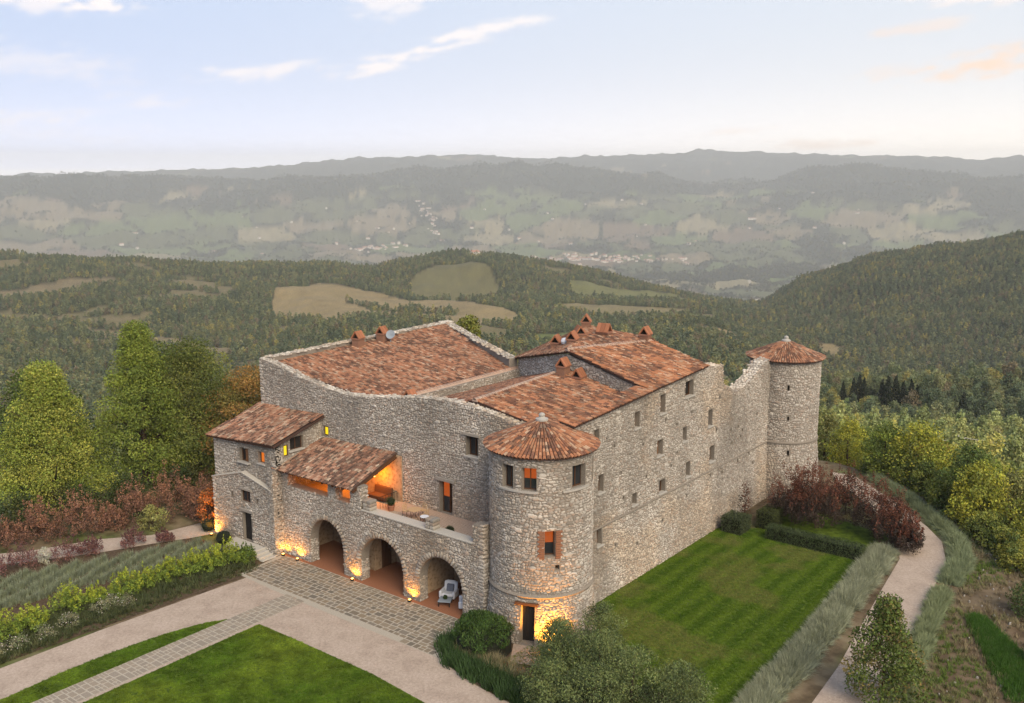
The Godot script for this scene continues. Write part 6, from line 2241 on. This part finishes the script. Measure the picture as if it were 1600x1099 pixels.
func make_forest() -> void:
	var kinds: Array[ArrayMesh] = []
	var where := []
	var tint := []
	for k in 5:
		var h := rr(6.0, 8.5)
		var r := rr(2.5, 3.3)
		kinds.push_back(leaf_cloud(crown_blobs(h, r, 0.2, 12, 190, "round" if k < 4 else "cone", Color.WHITE, Color(0.8, 0.85, 0.8)), 1.15, 1.5, 0.7, Color.WHITE, 0.3))
		where.push_back([])
		tint.push_back(PackedColorArray())
	for k in 4:   # the nearer part of the wood, with finer leaves
		var h := rr(6.0, 8.5)
		kinds.push_back(leaf_cloud(crown_blobs(h, rr(2.6, 3.3), 0.2, 26, 1100, "round", Color.WHITE, Color(0.8, 0.85, 0.8)), 0.5, 1.5, 0.7, Color.WHITE, 0.3))
		where.push_back([])
		tint.push_back(PackedColorArray())
	var d := 150.0
	while d < 1900.0:
		var step := 4.6 if d < 400.0 else 5.2
		var a := -33.0
		var da := rad_to_deg(step / d)
		while a < 34.0:
			var q := Vector2(a + rr(-0.5, 0.5) * da, d + rr(-0.5, 0.5) * step)
			a += da
			if field_at(q.x, q.y) >= 0:
				continue
			var p := from_az(q.x, q.y)
			if clearing(p.x, p.y, q.y, q.x):
				continue
			var y := land_height(p.x, p.y)
			var k := rng.randi() % 5 if q.y > 520.0 else 5 + rng.randi() % 4
			var s := rr(0.75, 1.4) if q.y < 500.0 else rr(0.6, 1.1)
			where[k].push_back(Transform3D(Basis(Vector3.UP, rr(0, TAU)).scaled(Vector3(s, s * rr(0.8, 1.2), s)), p3(p.x, y - 0.4, p.y)))
			tint[k].push_back(tree_tint(p.x, p.y, 1.55 if q.y < 330.0 and q.x > 10.0 else 1.1 if q.y < 600.0 else 1.0))
		d += step
	var t := thing("forest", "mixed autumn woodland covering the hills around the castle", "forest")
	t.set_meta("kind", "stuff")
	for k in 9:
		scatter(t, "woodland", kinds[k], where[k], tint[k])
	# groves and hedgerows out in the valley and on the far slopes
	for k in 5:
		where[k] = []
		tint[k] = PackedColorArray()
	d = 2700.0
	while d < 9500.0:
		var step := d * 0.0042
		var a := -31.0
		var da := 0.24
		while a < 31.0:
			var q := Vector2(a + rr(-0.5, 0.5) * da, d + rr(-0.5, 0.5) * step)
			a += da
			var p := from_az(q.x, q.y)
			var y := land_height(p.x, p.y)
			var kind := valley_kind(p.x, p.y, q.y, y)
			var edge := field_edge.get_noise_2d(p.x, p.y) < -0.91
			if not (kind.x > 0.03 or edge or rng.randf() < 0.03):
				continue
			var k := rng.randi() % 5
			var s := rr(1.6, 2.9) * (1.0 if kind.x > 0.15 else 0.8)
			where[k].push_back(Transform3D(Basis(Vector3.UP, rr(0, TAU)).scaled(Vector3(s * 1.3, s * 0.8, s * 1.3)), p3(p.x, y - 1.5, p.y)))
			tint[k].push_back(tree_tint(p.x, p.y, 0.5))
		d += step
	t = thing("valley_trees", "groves and hedgerows scattered over the far valley and slopes", "trees")
	t.set_meta("kind", "stuff")
	for k in 5:
		scatter(t, "woodland", kinds[k], where[k], tint[k])


func make_woodland() -> void:
	# the nearest trees on the slope right of the castle, each a tree of its own
	var looks := [
		["green_tree", "mid green bushy tree in the wood on the slope right of the castle", Color(0.115, 0.145, 0.026), Color(0.075, 0.10, 0.024)],
		["yellow_green_tree", "yellow green bushy tree in the wood on the slope right of the castle", Color(0.20, 0.20, 0.028), Color(0.14, 0.155, 0.028)],
		["dark_green_tree", "dark green tree in the wood on the slope right of the castle", Color(0.06, 0.085, 0.024), Color(0.08, 0.10, 0.026)],
		["olive_green_tree", "dull olive green tree in the wood on the slope right of the castle", Color(0.135, 0.14, 0.048), Color(0.10, 0.105, 0.036)],
		["golden_tree", "golden leaved tree in the wood on the slope right of the castle", Color(0.21, 0.155, 0.025), Color(0.13, 0.12, 0.025)]]
	var first := {}
	var spots := []
	var d := 88.0
	while d < 175.0:
		var step := 5.2
		var a := 12.0
		var da := rad_to_deg(step / d)
		while a < 31.5:
			var q := Vector2(a + rr(-0.35, 0.35) * da, d + rr(-0.4, 0.4) * step)
			a += da
			var p := from_az(q.x, q.y)
			if site_distance(p) > 0.8:
				spots.push_back(p)
		d += step
	for p in spots:
		var r := rng.randf() + patch.get_noise_2d(p.x * 3.0, p.y * 3.0) * 0.4
		var k := 0
		if r > 0.95:
			k = 4
		elif r > 0.62:
			k = 1
		elif r > 0.42:
			k = 3
		elif r < 0.16:
			k = 2
		var key := k * 2 + rng.randi() % 2
		var at := p3(p.x, land_height(p.x, p.y) - 0.5, p.y)
		var l: Array = looks[k].duplicate()
		var q := az_distance(p.x, p.y)
		l[1] = l[1].replace("in the wood on the slope right of the castle", "in the %s of the wood, %s" % ["front row" if q.y < 104.0 else "second rows" if q.y < 122.0 else "middle" if q.y < 145.0 else "back", "right beside the far tower" if q.x < 16.0 else "left of the path's bend" if q.x < 19.0 else "above the path's bend" if q.x < 22.5 else "right of the path's bend" if q.x < 26.0 else "at the photo's right edge"])
		if not first.has(key):
			first[key] = tree(l[0], l[1], "tree", at, rr(6.2, 7.2), rr(2.9, 3.5), 0.1, 46, 7000, 0.22, 1.6, "round", l[2], l[3], l[0].replace("_", " ") + "s in the wood right of the castle", 0.35)
		else:
			var s := rr(0.7, 1.15)
			copy(first[key], l[0], l[1], at, rr(0, TAU), Vector3(s, s * rr(0.85, 1.15), s))
	tree("orange_tree", "rusty orange tree standing out in the green wood on the right", "tree", p3(0, 0, 0), 8.0, 4.6, 0.5, 40, 4200, 0.34, 1.6, "round", Color(0.27, 0.10, 0.025), Color(0.20, 0.10, 0.03), "", 0.3).position = on_land(23.6, 158.0) + Vector3.UP * 1.2
	# cypresses on the meadow beyond
	var first_cypress: Node3D = null
	var i := 0
	for c in [[19.0, 392, 8.5], [19.55, 390, 9.5], [19.85, 390, 10.5], [20.1, 388, 9.5], [21.05, 372, 11.0], [21.35, 370, 12.5], [21.75, 372, 12.5], [22.15, 372, 10.5], [22.55, 366, 12.0], [22.85, 368, 9.5], [23.4, 362, 7.5], [25.2, 350, 11.0]]:
		var label: String = ["leftmost small cypress on the meadow beyond the far tower", "second cypress from the left on the far meadow", "third cypress from the left, in the close trio", "fourth cypress from the left, right of the trio", "fifth cypress from the left, start of the tall group", "tall broad cypress in the tall group", "tall slim cypress in the middle of the tall group", "thin cypress right of the tall slim one", "tall cypress at the right of the tall group", "shorter cypress leaning on the tall right one", "small cypress right of the tall group", "lone dark cypress farthest right on the meadow"][i]
		var at := on_land(c[0], c[1])
		if first_cypress == null:
			first_cypress = thing("cypress", label, "cypress", at, 0.0, "cypresses on the far meadow")
			part(first_cypress, "trunk", limbs(9.0, 0.6, 0.5, 0.18, 4).commit(M.bark))
			var blobs := []
			for n in 22:
				var f := n / 21.0
				var rad := 1.35 * sin(PI * pow(0.12 + 0.86 * f, 0.8)) + 0.1
				blobs.push_back([Vector3(rr(-0.15, 0.15), 0.4 + f * 9.2, rr(-0.15, 0.15)), Vector3(rad, 0.7, rad), 60])
			part(first_cypress, "crown", leaf_cloud(blobs, 0.5, 1.8, 0.7, Color(0.018, 0.026, 0.013), 0.25, null, 1.5))
			first_cypress.scale = Vector3.ONE * c[2] / 10.0
		else:
			copy(first_cypress, "cypress", label, at, rr(0, TAU), Vector3(1.1, 1.0, 1.1) * c[2] / 10.0)
		i += 1


func on_land(az: float, d: float) -> Vector3:
	var p := from_az(az, d)
	return p3(p.x, land_height(p.x, p.y), p.y)


func house_mesh(w: float, l: float, h: float, rise: float) -> ArrayMesh:
	var b := MB.new()
	b.box(Vector3(-w, -2.0, -l), Vector3(w, h, l))
	for s in [-1.0, 1.0]:
		b.tri(Vector3(-w, h, s * l), Vector3(w, h, s * l), Vector3(0, h + rise, s * l), Vector3(0, 0, s))
	var m := b.commit(M.house_wall)
	b = MB.new()
	for s in [-1.0, 1.0]:
		b.quad(Vector3(s * (w + 0.4), h - 0.25, -l - 0.4), Vector3(s * (w + 0.4), h - 0.25, l + 0.4), Vector3(0, h + rise + 0.1, l + 0.4), Vector3(0, h + rise + 0.1, -l - 0.4), Vector3(s, 1, 0))
	return b.commit(M.house_roof, m)


func make_villages() -> void:
	var kinds := [house_mesh(4.5, 6.5, 6.5, 2.4), house_mesh(4.0, 5.0, 5.0, 2.0), house_mesh(5.5, 10.0, 7.0, 2.6), house_mesh(9.0, 16.0, 6.0, 2.2)]
	for g in [
		["village_house", "pale house in the valley town", "houses of the town on the valley floor", 4.9, 5.2, 5280.0, 150.0, 150],
		["village_house", "pale house in the left hamlet", "houses of the left hamlet", -8.3, 1.5, 5850.0, 120.0, 34],
		["hillside_house", "white house in the far slope village", "houses of the village on the far slope", -4.8, 0.8, 6700.0, 420.0, 30],
		["farmhouse", "pale farmhouse in the far fields", "lone farmhouses among the far fields", 0.0, 22.0, 6300.0, 700.0, 44]]:
		for k in g[7]:
			var az: float = g[3] + (rng.randfn(0.0, 0.5) * g[4] if g[0] != "farmhouse" else rr(-1.0, 1.0) * g[4])
			var d: float = g[5] + rng.randfn(0.0, 0.6) * g[6]
			if g[0] == "hillside_house":
				az = g[3] + (d - g[5]) * -0.0012 + rr(-0.35, 0.35)
			var kind := rng.randi() % 3
			if rng.randf() < 0.06:
				kind = 3
			var o := part(self, numbered(g[0]), kinds[kind])
			var side := "left end" if az < g[3] - 0.5 * g[4] else "left half" if az < g[3] else "right half" if az < g[3] + 0.5 * g[4] else "right end"
			var row := "front" if d < g[5] - 0.35 * g[6] else "middle" if d < g[5] + 0.35 * g[6] else "rear"
			tag(o, "%s, %s, %s row%s" % [g[1], side, row, ", a long low building" if kind == 3 else ", a large one" if kind == 2 else ", a small one" if kind == 1 else ""], "house", g[2])
			o.position = on_land(az, d)
			o.rotation.y = rr(0, TAU)
			o.scale = Vector3.ONE * rr(1.0, 1.45)
	var villa := part(self, "hilltop_villa", house_mesh(10.0, 26.0, 11.0, 3.0))
	tag(villa, "large pale villa on the wooded rise across the valley, right of centre", "villa")
	villa.position = on_land(13.6, 6600.0)
	villa.rotation.y = deg_to_rad(YAW + 80.0)
	var ruin := part(self, "hill_farm", house_mesh(5.0, 9.0, 6.0, 2.5))
	tag(ruin, "stone farmhouse among trees on the near knoll's top", "house")
	ruin.position = on_land(-2.2, 1590.0)
	# the pale road over the valley floor
	var b := MB.new()
	var pts := [[13.45, 4700.0], [13.5, 4394.0], [13.7, 4100.0], [13.95, 3821.0], [14.1, 3500.0]]
	for i in pts.size() - 1:
		for k in 6:
			var p := from_az(lerpf(pts[i][0], pts[i + 1][0], k / 6.0), lerpf(pts[i][1], pts[i + 1][1], k / 6.0))
			var q := from_az(lerpf(pts[i][0], pts[i + 1][0], (k + 1) / 6.0), lerpf(pts[i][1], pts[i + 1][1], (k + 1) / 6.0))
			var side := (q - p).orthogonal().normalized() * 6.0
			b.quad(p3(p.x + side.x, land_height(p.x, p.y) + 1.2, p.y + side.y), p3(p.x - side.x, land_height(p.x, p.y) + 1.2, p.y - side.y), p3(q.x - side.x, land_height(q.x, q.y) + 1.2, q.y - side.y), p3(q.x + side.x, land_height(q.x, q.y) + 1.2, q.y + side.y), Vector3.UP)
	structure("valley_road", b.commit(M.joint))


# ----------------------------------------------------------------

func _ready() -> void:
	rng.seed = 20240917
	for d in TERRAIN_DISTANCE:
		log_distance.push_back(log(d))
	for f in [[relief, 1, 0.0035, 5], [patch, 2, 0.012, 4], [stain, 3, 0.16, 4]]:
		f[0].seed = f[1]
		f[0].frequency = f[2]
		f[0].fractal_octaves = f[3]
	for f in [field_cell, field_edge]:
		f.seed = 8
		f.noise_type = FastNoiseLite.TYPE_CELLULAR
		f.frequency = 0.0030
		f.fractal_type = FastNoiseLite.FRACTAL_NONE
		f.cellular_jitter = 1.0
		f.domain_warp_enabled = false
	field_cell.cellular_return_type = FastNoiseLite.RETURN_CELL_VALUE
	field_edge.cellular_return_type = FastNoiseLite.RETURN_DISTANCE2_SUB
	make_fields()
	make_light()
	make_materials()
	make_pieces()
	make_land()
	make_grounds()
	make_castle()
	make_garden_plants()
	make_embankment()
	make_woodland()
	make_forest()
	make_villages()
	make_furniture()
